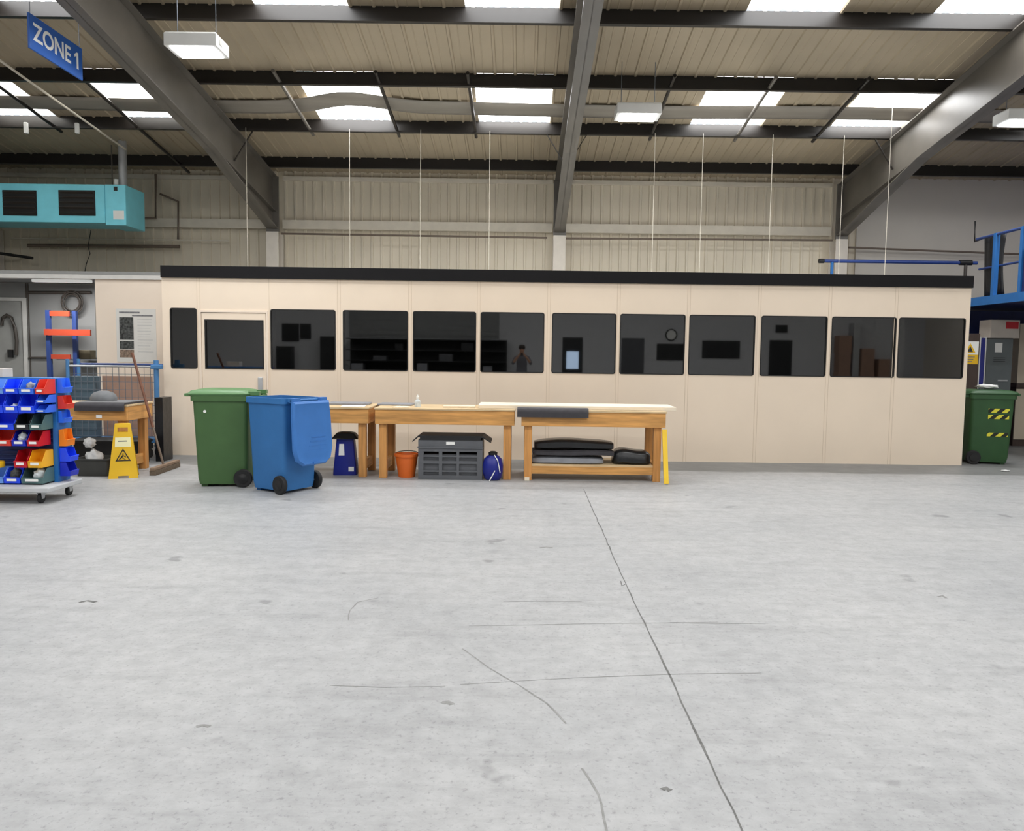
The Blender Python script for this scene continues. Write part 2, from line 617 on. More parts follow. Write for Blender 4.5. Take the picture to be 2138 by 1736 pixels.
# rafters
RX = [-11.0, -5.14, 0.74, 6.52, 12.35]
for x in RX:
    r = MB()
    def low(y):
        z = zroof(y) - 0.955
        if y > 13.2:
            z -= 0.34 * (y - 13.2) / (16.45 - 13.2)
        return z
    ys = [16.45, 15.5, 14.6, 13.2, RIDGE]
    tp = lambda y: zroof(y) - 0.235
    fw, ft, wt = 0.11, 0.018, 0.006
    # web, bottom flange, top flange
    r.loft([[(x - wt, y, low(y)), (x + wt, y, low(y)), (x + wt, y, tp(y)), (x - wt, y, tp(y))] for y in ys])
    r.loft([[(x - fw, y, low(y)), (x + fw, y, low(y)), (x + fw, y, low(y) + ft), (x - fw, y, low(y) + ft)] for y in ys])
    r.loft([[(x - fw, y, tp(y) - ft), (x + fw, y, tp(y) - ft), (x + fw, y, tp(y)), (x - fw, y, tp(y))] for y in ys])
    # mid flange of the haunch, end plate and stiffener
    r.loft([[(x - fw * 0.8, y, zroof(y) - 0.95), (x + fw * 0.8, y, zroof(y) - 0.95), (x + fw * 0.8, y, zroof(y) - 0.935), (x - fw * 0.8, y, zroof(y) - 0.935)] for y in (16.45, 13.1)])
    r.box(x - fw - 0.02, x + fw + 0.02, 16.42, 16.46, low(16.45) - 0.05, tp(16.45))
    ro = struct('rafter', r, MT['steel_dark'])
    c = MB()
    zt = low(16.45)
    c.box(x - 0.125, x + 0.125, 16.40, 16.42, 0, zt - 0.05)
    c.box(x - 0.006, x + 0.006, 16.42, 16.74, 0, zt - 0.05)
    c.box(x - 0.125, x + 0.125, 16.74, 16.76, 0, zt - 0.05)
    struct('column', c, MT['column'])
    # knee braces from the purlins to the lower flange
    for yb, s in ((14.3, 1),):
        b = MB()
        b.bar((x + s * 0.02, yb - 0.05, low(yb) + 0.32), (x + s * 0.36, yb - 0.03, zroof(yb) - 0.2), 0.045, 0.012)
        b.bar((x - s * 0.02, yb - 0.05, low(yb) + 0.32), (x - s * 0.36, yb - 0.03, zroof(yb) - 0.2), 0.045, 0.012)
        struct('brace', b, MT['purlin'])

# sag rods under the roof sheet, in line with the slope
for px, y0, y1 in ((648, 14.5, 12.2), (830, 14.5, 12.2), (993, 14.5, 12.2), (1360, 14.5, 12.2), (1540, 14.5, 12.2), (1705, 14.5, 12.2),
                   (115, 14.5, 12.2), (290, 16.4, 11.9)):
    x = at(px, 285, 14.3).x
    s = MB().tube([(x, y0, zroof(y0) - 0.19), (x, y1, zroof(y1) - 0.19)], 0.028, 8)
    struct('sag_rod', s, MT['purlin'] if px not in (648, 1540) else MT['steel_dark'], smooth=40)
cd = MB().tube([at(-20, 112, 11.2), at(120, 212, 12.9), at(262, 312, 15.2)], 0.018, 8)
struct('roof_conduit', cd, MT['rail'], smooth=40)

# ------------------------------------------------------------------ far wall
cw = MB()
zt = ZE + 0.02
xw = [XL]
wprof = [(0.0, 0), (0.012, -0.03), (0.05, -0.03), (0.062, 0), (0.2, 0)]
k = 0
x = XL
bottom, top = [], []
while x < 6.95:
    for u, w in wprof[:-1]:
        bottom.append((x + u, YW + w, 0)); top.append((x + u, YW + w, zt))
    x += 0.2
bottom.append((x, YW, 0)); top.append((x, YW, zt))
cw.loft([bottom, top], closed=False)
struct('wall_back', cw, MT['clad'])
pw = MB().box(6.95, XR, YW - 0.06, YW + 0.2, 0, zt)
struct('wall_back_plaster', pw, MT['plaster'])
zr = at(1100, 476, YW - 0.1).z
for a, b in zip(RX[:3], RX[1:4]):
    t = MB().box(a + 0.14, b - 0.14, YW - 0.16, YW - 0.03, zr - 0.09, zr + 0.09)
    t.box(a + 0.14, b - 0.14, YW - 0.12, YW - 0.03, zt - 0.22, zt - 0.14)
    struct('trim_rail', t, MT['rail'])
struct('wall_left', MB().box(XL - 0.2, XL, YB, YW, 0, 7.1), MT['plaster'])
struct('wall_right', MB().box(XR, XR + 0.2, YB, YW, 0, 7.1), MT['plaster'])
struct('wall_rear', MB().box(XL, XR, YB - 0.2, YB, 0, ZE + 0.1), MT['wall_rear'])

# ------------------------------------------------------------------ the cream cabin
zc, zf = 2.53, 2.69
xa = gnd(346, 950).x
xb = gnd(2007, 972).x
DY = 0.05
wins = [(356, 412), (565, 701), (716, 852), (862, 994), (1003, 1136), (1152, 1286), (1294, 1430), (1438, 1576), (1588, 1726), (1735, 1870), (1875, 2014)]
def pxx(px): return at(px, 716, YP).x
WZ0, WZ1 = 1.245, 2.10
holes = [(pxx(a), pxx(b), WZ0, WZ1) for a, b in wins]
dxa, dxb, dzt = pxx(420), pxx(557), at(490, 652, YP).z
dwa, dwb = pxx(428), pxx(551)
dz0, dz1 = at(490, 771, YP).z, at(490, 668, YP).z
wl = MB()
# posts and spandrels between the holes (openings left for glass and door)
edges = sorted([(h[0], h[1], h[2], h[3]) for h in holes] + [(dxa, dxb, 0, dzt)])
xcur = xa
for (h0, h1, z0, z1) in edges:
    wl.box(xcur, h0, YP, YP + DY, 0, zc)
    if z0 > 0:
        wl.box(h0, h1, YP, YP + DY, 0, z0)
    wl.box(h0, h1, YP, YP + DY, z1, zc)
    xcur = h1
wl.box(xcur, xb, YP, YP + DY, 0, zc)
bmesh.ops.remove_doubles(wl.bm, verts=wl.bm.verts, dist=1e-5)
cabin = struct('wall_cabin', wl, MT['cream'])
sm = MB()
for px in (416, 560, 708, 856, 999, 1145, 1290, 1436, 1583, 1730, 1868):
    x = pxx(px)
    for d in (-0.02, 0.02):
        if px == 560 and d < 0:
            continue
        sm.box(x + d - 0.003, x + d + 0.003, YP - 0.002, YP + 0.001, 0.0, zc)
sm.build('panel_joint', MT['seam'], cabin)
ret = MB()
ret.box(xa, xa + DY, YP + DY, YW - 0.5, 0, zc)
ret.box(xb - DY, xb, YP + DY, YW - 0.5, 0, zc)
struct('wall_cabin_return', ret, MT['cream'])
struct('wall_cabin_rear', MB().box(xa, xb, YW - 0.5, YW - 0.45, 0, zc), MT['interior'])
struct('ceiling_cabin', MB().box(xa, xb, YP + 0.02, YW - 0.42, zc, zc + 0.09), M('cabin_roof_sheet', (203, 203, 200), 0.7))
fa = MB().box(xa - 0.002, xb + 0.01, YP - 0.03, YP + 0.02, zc - 0.005, zf)
fa.box(xb, xb + 0.01, YP + 0.02, YW - 0.45, zc - 0.005, zf)
fa.box(xa - 0.002, xa + 0.03, YP + 0.02, YW - 0.45, zc + 0.09, zf)
struct('trim_fascia', fa, MT['fascia'])
for i, (x0, x1, z0, z1) in enumerate(holes):
    r = sroot('window_%d' % (i + 1), ((x0 + x1) / 2, YP, z0))
    w, h = x1 - x0, z1 - z0
    fr = MB()
    g = 0.013
    outer = [(p[0], -0.006, p[1] + h / 2) for p in [(a[0], a[1]) for a in rrect(w, h, 0.032, 0)]]
    inner = [(p[0], -0.006, p[1] + h / 2) for p in [(a[0], a[1]) for a in rrect(w - 2 * g, h - 2 * g, 0.022, 0)]]
    back_o = [(a, 0.03, c) for a, b, c in outer]
    back_i = [(a, 0.03, c) for a, b, c in inner]
    fr.loft([outer, inner, back_i, back_o, outer], (False, False))
    fr.build('gasket', MT['gasket'], r)
    cn = MB()
    hw, hz = w / 2, h
    for sx in (-1, 1):
        for zz, sz in ((0, 1), (h, -1)):
            cx_, cz_ = sx * (hw - 0.032), zz + sz * 0.032
            arc = [(cx_ + sx * 0.032 * math.cos(t * PI / 8), 0, cz_ - sz * 0.032 * math.sin(t * PI / 8)) for t in range(5)]
            cn.prism([(sx * hw, 0, zz)] + arc, (0, 0.03, 0))
    cn.build('corner_fillet', MT['cream'], r)
    pn = MB().loft([[(a, 0.012, c) for a, b, c in inner], [(a, 0.018, c) for a, b, c in inner]])
    pn.build('pane', MT['glass'], r)
# the door in the second panel
d = sroot('door_1', ((dxa + dxb) / 2, YP, 0))
off = ((dxa + dxb) / 2, YP, 0)
lf = MB(off)
lf.box(dxa + 0.012, dwa, YP - 0.004, YP + 0.04, 0.01, dzt - 0.012)
lf.box(dwb, dxb - 0.012, YP - 0.004, YP + 0.04, 0.01, dzt - 0.012)
lf.box(dwa, dwb, YP - 0.004, YP + 0.04, 0.01, dz0)
lf.box(dwa, dwb, YP - 0.004, YP + 0.04, dz1, dzt - 0.012)
lf.build('door_leaf', MT['cream'], d)
jm = MB(off)
for a, b in ((dxa - 0.02, dxa + 0.006), (dxb - 0.006, dxb + 0.02)):
    jm.box(a, b, YP - 0.012, YP + 0.03, 0, dzt + 0.02)
jm.box(dxa + 0.006, dxb - 0.006, YP - 0.012, YP + 0.03, dzt - 0.006, dzt + 0.02)
jm.build('door_frame', MT['cream_dim'], d)
gk = MB(off)
for a, b, c, e in ((dwa, dwb, dz0, dz0 + 0.018), (dwa, dwb, dz1 - 0.018, dz1), (dwa, dwa + 0.018, dz0 + 0.018, dz1 - 0.018), (dwb - 0.018, dwb, dz0 + 0.018, dz1 - 0.018)):
    gk.box(a, b, YP - 0.01, YP + 0.03, c, e)
gk.build('gasket', MT['gasket'], d)
MB(off).box(dwa + 0.018, dwb - 0.018, YP + 0.012, YP + 0.018, dz0 + 0.018, dz1 - 0.018).build('pane', MT['glass'], d)
kp = at(545, 800, YP)
MB(off).box(kp.x - 0.035, kp.x + 0.03, YP - 0.035, YP - 0.004, kp.z - 0.1, kp.z + 0.08).build('door_lock', MT['zinc'], d, bevel=0.006)

# ------------------------------------------------------------------ recess beside the cabin (left)
YS = 12.45
x2 = at(203, 760, YS).x
x3 = xa + 0.0
zs = at(270, 584, YS).z
struct('wall_side_panel', MB().box(x2, x3 + 0.1, YS, YS + 0.06, 0, zs), MT['cream_dim'])
tr = MB().box(-12.5, x3 + 0.0, YS - 0.03, YS + 0.1, zs, zs + 0.065)
struct('trim_header', tr, MT['grey_trim'])
YG = 14.3
struct('wall_recess', MB().box(-13, x2 + 0.6, YG, YG + 0.08, 0, 2.66), MT['grey_wall'])
struct('wall_recess_return', MB().box(x2 - 0.04, x2 + 0.02, YS + 0.06, YG, 0, zs), MT['grey_wall'])
struct('ceiling_recess', MB().box(-13, x3, YS + 0.1, YG + 0.1, 2.67, 2.72), MT['grey_wall'])
# grey trims on the recess wall
e0 = at(56, 690, YG - 0.03)
dd = sroot('door_2', (e0.x - 0.5, YG, 0))
o2 = (e0.x - 0.5, YG, 0)
dzz = at(30, 622, YG).z
fr2 = MB(o2).box(e0.x - 0.06, e0.x, YG - 0.05, YG, 0, dzz)
fr2.box(e0.x - 1.0, e0.x - 0.94, YG - 0.05, YG, 0, dzz)
fr2.box(e0.x - 0.94, e0.x - 0.06, YG - 0.05, YG, dzz - 0.06, dzz)
fr2.build('door_frame', MT['grey_trim'], dd)
MB(o2).box(e0.x - 0.94, e0.x - 0.06, YG - 0.02, YG, 0, dzz - 0.06).build('door_leaf', M('grey_door_paint', (152, 152, 148), 0.6), dd)
jn = MB()
for px in (58, 62):
    xx = at(px, 700, YG).x
    jn.box(xx - 0.008, xx + 0.008, YG - 0.012, YG, 0, 2.66)
struct('trim_recess', jn, MT['pipe_dark'])

# tube lamp
p0, p1 = at(69, 583, 13.3), at(190, 589, 13.3)
t = thing('ceiling_tube_lamp', ((p0.x + p1.x) / 2, 13.3, p0.z), 'long white tube lamp under the ceiling of the grey recess', 'lamp')
L = (p1.x - p0.x) / 2
MB().box(-L, L, -0.05, 0.05, 0.0, 2.67 - p0.z).build('lamp_body', MT['grey_trim'], t)
MB().box(-L, L, -0.055, 0.055, -0.05, -0.001).build('diffuser', emit('tube_glow', (250, 250, 246), 0.3), t, bevel=0.012)
ld = bpy.data.lights.new('tube_light', 'AREA')
ld.shape = 'RECTANGLE'
ld.size, ld.size_y, ld.energy = 2 * L - 0.05, 0.1, 42
lo = bpy.data.objects.new('tube_light', ld)
COL.objects.link(lo)
lo.parent = t
lo.location = (0, 0, -0.053)

# pipes on recess wall and the coiled hoses
def pipe(name, pts, r, mat, label, cat='pipe', n=10):
    base = pts[0]
    o = MB(base).tube(pts, r, n).build(name, mat, smooth=45)
    o.location = base
    return tag(o, label, cat)


pipe('wall_pipe', [at(60, 611, YG - 0.04), at(190, 611, YG - 0.04)], 0.028, MT['pipe_dark'], 'dark horizontal pipe along the grey recess wall below the tube lamp')
pipe('wall_conduit', [at(60, 747, YG - 0.03), at(105, 747, YG - 0.03)], 0.016, MT['pipe_dark'], 'short dark conduit on the grey recess wall left of the rack upright', 'conduit')
c = at(150, 632, YG - 0.13)
hs = MB(c)
for rr, dy in ((0.13, 0), (0.16, -0.02), (0.19, 0.0), (0.15, 0.03)):
    ring = [(c.x + rr * math.cos(2 * PI * i / 24), c.y + dy, c.z + rr * math.sin(2 * PI * i / 24) * 1.1) for i in range(25)]
    hs.tube(ring, 0.012, 6)
ho = hs.build('coiled_cable', MT['pipe_dark'], smooth=50)
ho.location = c
tag(ho, 'grey coiled cable hanging on the recess wall above the orange and blue rack', 'cable')
pts = [at(4, 680, YG - 0.06), at(6, 664, YG - 0.06), at(14, 658, YG - 0.06), at(24, 664, YG - 0.06), at(31, 685, YG - 0.06), at(35, 712, YG - 0.06), at(34, 742, YG - 0.06)]
hz = pipe('hose', pts, 0.03, MT['pipe_dark'], 'dark curved hose hanging in front of the pale door of the recess', 'hose')
hk = MB(pts[0])
hk.box(pts[4].x - 0.14, pts[4].x - 0.06, YG - 0.075, YG - 0.03, pts[5].z - 0.3, pts[5].z - 0.16)
hk.build('nozzle', MT['black'], hz)

# orange and blue rack on the recess wall
yr = YG - 0.5
u0, u1 = at(102, 700, yr), at(150, 690, yr)
rk = thing('storage_rack', (u0.x, yr, 0), 'storage rack with blue uprights and orange beams in the grey recess', 'rack')
ztop = at(102, 648, yr).z
ro = (u0.x, yr, 0)
for x, z0, yy in ((u0.x, 0, yr), (u1.x, 0, yr + 0.1)):
    MB(ro).box(x - 0.035, x + 0.035, yy - 0.03, yy + 0.03, z0, ztop).build('upright', MT['rack_blue'], rk)
zb = at(150, 695, yr).z
MB(ro).box(u0.x - 0.04, at(193, 695, yr).x, yr - 0.075, yr - 0.031, zb - 0.05, zb + 0.055).build('beam', MT['rack_orange'], rk)
zb2 = at(130, 655, yr).z
MB(ro).box(u0.x + 0.036, u1.x - 0.036, yr - 0.02, yr + 0.02, zb2 - 0.045, zb2 + 0.045).build('beam', MT['rack_orange'], rk)
zb3 = at(130, 744, yr).z
MB(ro).box(u0.x + 0.036, u1.x - 0.036, yr - 0.02, yr + 0.02, zb3 - 0.05, zb3 + 0.03).build('beam', MT['rack_orange'], rk)
MB(ro).box(u0.x + 0.036, at(193, 745, yr).x, yr + 0.14, yr + 0.45, zb3 - 0.07, zb3 - 0.05).build('rack_shelf', MT['grey_sheet'], rk)
c = at(181, 736, yr + 0.3)
bx = MB().box(-0.10, 0.11, -0.1, 0.1, 0, 0.16)
bo = bx.build('carton', M('olive_card', (104, 94, 74), 0.8), bevel=0.004)
bo.location = (c.x, yr + 0.3, zb3 - 0.049)
tag(bo, 'small brown carton on the shelf of the orange and blue rack', 'carton')

# poster
pp = at(285, 700, YS)
ps = thing('poster', (pp.x, YS - 0.001, at(285, 757, YS).z), 'pale notice poster with photographs taped to the cream side panel', 'poster')
hp = at(285, 645, YS).z - at(285, 757, YS).z
wp = at(326, 700, YS).x - at(243, 700, YS).x
MB().box(-wp / 2, wp / 2, -0.004, 0, 0, hp).build('sheet', M('poster_paper', (216, 214, 208), 0.55, var=0.03), ps)
for z0, z1 in ((0.42, 0.84), (0.245, 0.40), (0.09, 0.235)):
    MB().box(-wp / 2 + 0.05, -wp / 2 + 0.27, -0.0055, -0.0035, hp * z0, hp * z1).build('photograph', MT['print_dark'] if z0 > 0.2 else M('brown_print', (132, 112, 96), 0.7, var=0.5, scale=30), ps)
tx = MB()
tx.box(-wp / 2 + 0.05, 0.06, -0.0055, -0.0035, hp * 0.915, hp * 0.945)
tx.box(-0.06, wp / 2 - 0.05, -0.0055, -0.0035, hp * 0.86, hp * 0.885)
tx.build('heading_lines', MT['print'], ps)
tl = MB()
for i in range(12):
    z = hp * (0.8 - i * 0.055)
    tl.box(0.02, wp / 2 - 0.04 - random.random() * 0.06, -0.005, -0.0035, z, z + 0.008)
tl.build('text_lines', M('pale_print', (186, 186, 184), 0.7), ps)


# ------------------------------------------------------------------ lamps
lamp_n = 0


def bay_lamp(x, y, zb, label, w=0.62, dp=0.42, h=0.17, power=60, light=True, group='box lamps hung from the roof'):
    t = thing('ceiling_lamp', (x, y, zb), label, 'lamp', group=group)
    hs = MB()
    hs.loft([rrect(w, dp, 0.01, 0.012), rrect(w, dp, 0.01, h - 0.02), rrect(w - 0.03, dp - 0.03, 0.01, h)])
    hs.build('housing', MT['white'], t)
    df = MB()
    df.loft([rrect(w - 0.1, dp - 0.06, 0.01, 0.011), rrect(w - 0.12, dp - 0.08, 0.01, -0.008)])
    df.build('diffuser', MT['lamp'], t)
    ep = MB().box(w / 2 + 0.0005, w / 2 + 0.004, -dp / 2 + 0.1, -dp / 2 + 0.18, 0.06, 0.12)
    ep.build('gear_cover', MT['grey_trim'], t)
    for s in (-1, 1):
        zz = zroof(y) - zb
        MB().tube([(s * (w / 2 - 0.08), 0, h), (s * (w / 2 - 0.08), 0, zz)], 0.005, 6).build('suspension_wire', MT['wire'], t)
    if light:
        ld = bpy.data.lights.new('lamp_light', 'AREA')
        ld.shape = 'RECTANGLE'
        ld.size, ld.size_y = w - 0.12, dp - 0.08
        ld.energy = power
        ld.color = (0.97, 0.985, 1.0)
        lo = bpy.data.objects.new('lamp_light', ld)
        COL.objects.link(lo)
        lo.parent = t
        lo.location = (0, 0, -0.012)
    return t


p = at(397, 97, 9.6)
bay_lamp(p.x, 9.8, p.z, 'white box lamp near the blue hanging sign, beside the left rafter')
p = at(1335, 238, 12.0)
bay_lamp(p.x, 12.2, p.z, 'white box lamp right of the middle rafter, in front of the skylights', w=0.66)
p = at(2152, 250, 12.0)
bay_lamp(p.x, 12.2, p.z, 'white box lamp cut by the right edge, beyond the right rafter', w=0.66)
for y in (5.6, 0.4, -4.8):  # unseen lamps modelled on the visible ones, added to light the hall
    for x in (-10.5, -4.0, 1.8, 7.8, 13.2):
        bay_lamp(x, y, 5.2, 'white box lamp added in unseen rows above and behind the viewer', power=56)

# ------------------------------------------------------------------ hanging sign
a0, a1 = at(64, 106, 9.2), at(168, 163, 10.3)
sx = (a0.x + a1.x) / 2
szb = (a0.z + a1.z) / 2
sg = thing('hanging_sign', (sx, 9.75, szb), 'blue ZONE 1 sign board hanging from the roof at upper left', 'sign')
MB().box(-0.012, 0.012, -0.54, 0.54, 0, 0.39).build('board', MT['sign_blue'], sg, bevel=0.003)
lt = text_mesh('lettering', 'ZONE', 0.275, MT['label'], sg, (0.0125, -0.095, 0.20), (PI / 2, 0, PI / 2), 0.001)
bm = bmesh.new()
bm.from_mesh(lt.data)
one = [(0.50, -0.098), (0.54, -0.098), (0.54, 0.1), (0.507, 0.1), (0.455, 0.062), (0.455, 0.028), (0.50, 0.055)]
lo_, hi_ = [[bm.verts.new((x, y, z)) for x, y in one] for z in (-0.001, 0.001)]
bm.faces.new(hi_)
bm.faces.new(list(reversed(lo_)))
for k in range(7):
    bm.faces.new((lo_[k], lo_[(k + 1) % 7], hi_[(k + 1) % 7], hi_[k]))
bm.to_mesh(lt.data)
bm.free()
for s in (-0.5, 0.5):
    MB().tube([(0, s, 0.40), (0, s, zroof(9.75 + s) - szb)], 0.004, 6).build('suspension_wire', MT['wire'], sg)

# ------------------------------------------------------------------ suspension cords above the cabin
CY_ = {1855: 13.1}
for i, (px, lab) in enumerate(((515, 'in front of the left rafter'), (730, 'above the third cabin window'), (878, 'above the fourth cabin window'), (1022, 'above the fifth cabin window'),
                               (1365, 'below the middle box lamp'), (1465, 'above the eighth cabin window'), (1610, 'above the ninth cabin window'), (1758, 'in front of the right rafter foot'), (1855, 'right of the right rafter foot'))):
    yq = CY_.get(px, 14.2)
    x = at(px, 400, yq).x
    o = MB((x, yq, zc)).tube([(x, yq, zc + 0.09), (x, yq, zroof(yq) - (0.2 if yq > 14 else 0.0))], 0.005, 6).build('suspension_cord', MT['wire_pale'])
    o.location = (x, yq, zc)
    tag(o, 'thin pale suspension cord ' + lab, 'cord', 'thin cords from roof to cabin')

# ------------------------------------------------------------------ heater
hy = 15.0
h0 = at(262, 386, hy); h1 = at(262, 470, hy)
hx1 = h0.x
hl, hd, hh = 3.35, 0.74, h0.z - h1.z
ht = thing('unit_heater', (hx1 - hl / 2, hy, h1.z), 'turquoise box heater with black louvres hung high near the wall', 'heater')
o0 = (hx1 - hl / 2, hy, h1.z)
b = MB(o0)
zb, zt_ = h1.z, h0.z
xs = at(220, 430, hy).x
b.box(hx1 - hl, xs - 0.01, hy, hy + hd, zb + 0.03, zt_)
b.build('casing', MT['teal'], ht, bevel=0.012)
MB(o0).box(xs, hx1, hy - 0.012, hy + hd, zb - 0.01, zt_).build('control_end', MT['teal'], ht, bevel=0.012)
for px0, px1 in ((-112, -40), (5, 78), (122, 200)):
    q0, q1 = at(px0, 397, hy), at(px1, 451, hy)
    g = MB(o0)
    g.box(q0.x, q1.x, hy - 0.006, hy - 0.001, q1.z, q0.z)
    go = g.build('louvre_grille', MT['black'], ht)
    sl_ = MB(o0)
    for k in range(5):
        z = q1.z + (q0.z - q1.z) * (k + 0.5) / 5
        sl_.bar((q0.x + 0.02, hy - 0.025, z), (q1.x - 0.02, hy - 0.025, z), 0.05, 0.006, up=(0, 0.6, 0.8))
    sl_.build('blades', MT['pipe_dark'], go)
q0, q1 = at(237, 440, hy), at(260, 459, hy)
MB(o0).box(q0.x, q1.x, hy - 0.015, hy - 0.012, q1.z, q0.z).build('rating_label', MT['label'], ht)
q0, q1 = at(238, 390, hy), at(246, 399, hy)
MB(o0).box(q0.x, q1.x, hy - 0.015, hy - 0.012, q1.z, q0.z).build('logo_plate', MT['black'], ht)
fx = at(257, 380, hy + 0.35)
fl_ = MB(o0).tube([(fx.x, hy + 0.35, zt_), (fx.x, hy + 0.35, zroof(hy + 0.35) - 0.0)], 0.075, 16)
fl_.build('flue', MT['zinc'], ht, smooth=40)
va = at(243, 383, hy + 0.1)
MB(o0).tube([(va.x, hy + 0.1, zt_), (va.x, hy + 0.1, zt_ + 0.12)], 0.04, 10).build('gas_valve', MT['white'], ht, smooth=40)
for s in (hx1 - 0.5, hx1 - hl + 0.4):
    MB(o0).tube([(s, hy + 0.5, zt_), (s, hy + 0.5, zroof(hy + 0.5))], 0.012, 6).build('hanger_rod', MT['steel_dark'], ht)

# pipes on the far wall
yw = YW - 0.2
pipe('gas_pipe', [at(302, 456, yw - 0.1), at(325, 456, yw), at(325, 364, yw)], 0.025, MT['pipe'], 'brown gas pipe rising up the wall right of the turquoise heater')
pipe('drop_pipe', [at(334, 405, yw), at(372, 421, yw), at(372, 500, yw)], 0.022, MT['pipe'], 'brown bent pipe dropping down the wall beyond the gas pipe')
pipe('long_pipe', [at(58, 513, yw), at(375, 515, yw)], 0.035, MT['pipe'], 'long brown horizontal pipe on the wall below the turquoise heater')
pipe('thin_pipe', [at(22, 498, yw), at(478, 503, yw)], 0.014, MT['rail'], 'thin pale pipe on the wall just above the long brown pipe')
pipe('mounted_pipe', [at(588, 488, yw - 0.12), at(1142, 497, yw - 0.12)], 0.02, MT['pipe'], 'thin brown pipe under the wall rail between left and middle rafters')
pipe('mounted_pipe', [at(1176, 498, yw - 0.12), at(1738, 502, yw - 0.12)], 0.02, MT['pipe'], 'thin brown pipe under the wall rail between middle and right rafters')
pipe('wall_pipe', [at(1772, 517, yw - 0.05), at(2180, 533, yw - 0.05)], 0.02, MT['pipe'], 'thin brown pipe on the pale wall above the blue guard rail')
bp_ = pipe('black_pole', [at(-50, 522, yw - 0.4), at(68, 539, yw - 0.4)], 0.03, MT['black'], 'black slanting pole at the left edge below the turquoise heater', 'pole')
q_ = at(20, 531, yw - 0.4)
MB(bp_.location).box(q_.x - 0.02, q_.x + 0.02, yw - 0.4, YW, q_.z - 0.02, q_.z + 0.02).build('wall_bracket', MT['black'], bp_)
pts = [at(190, 480, yw - 0.06), at(184, 515, yw - 0.06), at(188, 530, yw - 0.06), at(180, 552, yw), at(176, 575, yw)]
pipe('wall_cable', pts, 0.008, MT['black'], 'thin black cable trailing down the wall under the turquoise heater', 'cable')
for px, lab in ((50, 'small white sensor under the purlin above the heater, left one'), (157, 'small white sensor under the purlin above the heater, right one')):
    c = at(px, 272, 14.0)
    s = MB((c.x, 14.06, c.z)).box(c.x - 0.03, c.x + 0.03, 14.03, 14.09, c.z - 0.04, zroof(14.06) - 0.22)
    o = s.build('ceiling_sensor', MT['white'], bevel=0.01)
    o.location = (c.x, 14.06, c.z)
    tag(o, lab, 'sensor', 'sensors under the purlin')

# ------------------------------------------------------------------ blue guard rail on the cabin roof
yr2 = 15.6
mz1_ = 2.54
g0, g1 = at(1716, 545, yr2), at(2040, 549, yr2)
gr = thing('guard_rail', (g0.x, yr2, zc + 0.09), 'blue tubular guard rail along the back of the cabin roof', 'rail')
go_ = (g0.x, yr2, zc + 0.09)
zg = g0.z
MB(go_).tube([(g0.x, yr2, zg), (g1.x, yr2, zg)], 0.033, 12).build('rail', MT['blue_pipe'], gr, smooth=40)
MB(go_).tube([(g0.x - 0.06, yr2, zg), (g0.x + 0.04, yr2, zg)], 0.045, 12).build('end_cap', MT['black'], gr, smooth=40)
for px in (1737, 2016):
    x = at(px, 560, yr2).x
    zlow = zc + 0.09 if px < 1800 else mz1_ - 0.009
    MB(go_).tube([(x, yr2, zlow), (x, yr2, zg)], 0.03, 10).build('post', MT['blue_steel'] if px < 1800 else MT['pipe_dark'], gr, smooth=40)
x = at(2016, 548, yr2).x
MB(go_).tube([(x - 0.12, yr2, zg), (x + 0.12, yr2, zg)], 0.05, 12).build('clamp', MT['black'], gr, smooth=40)

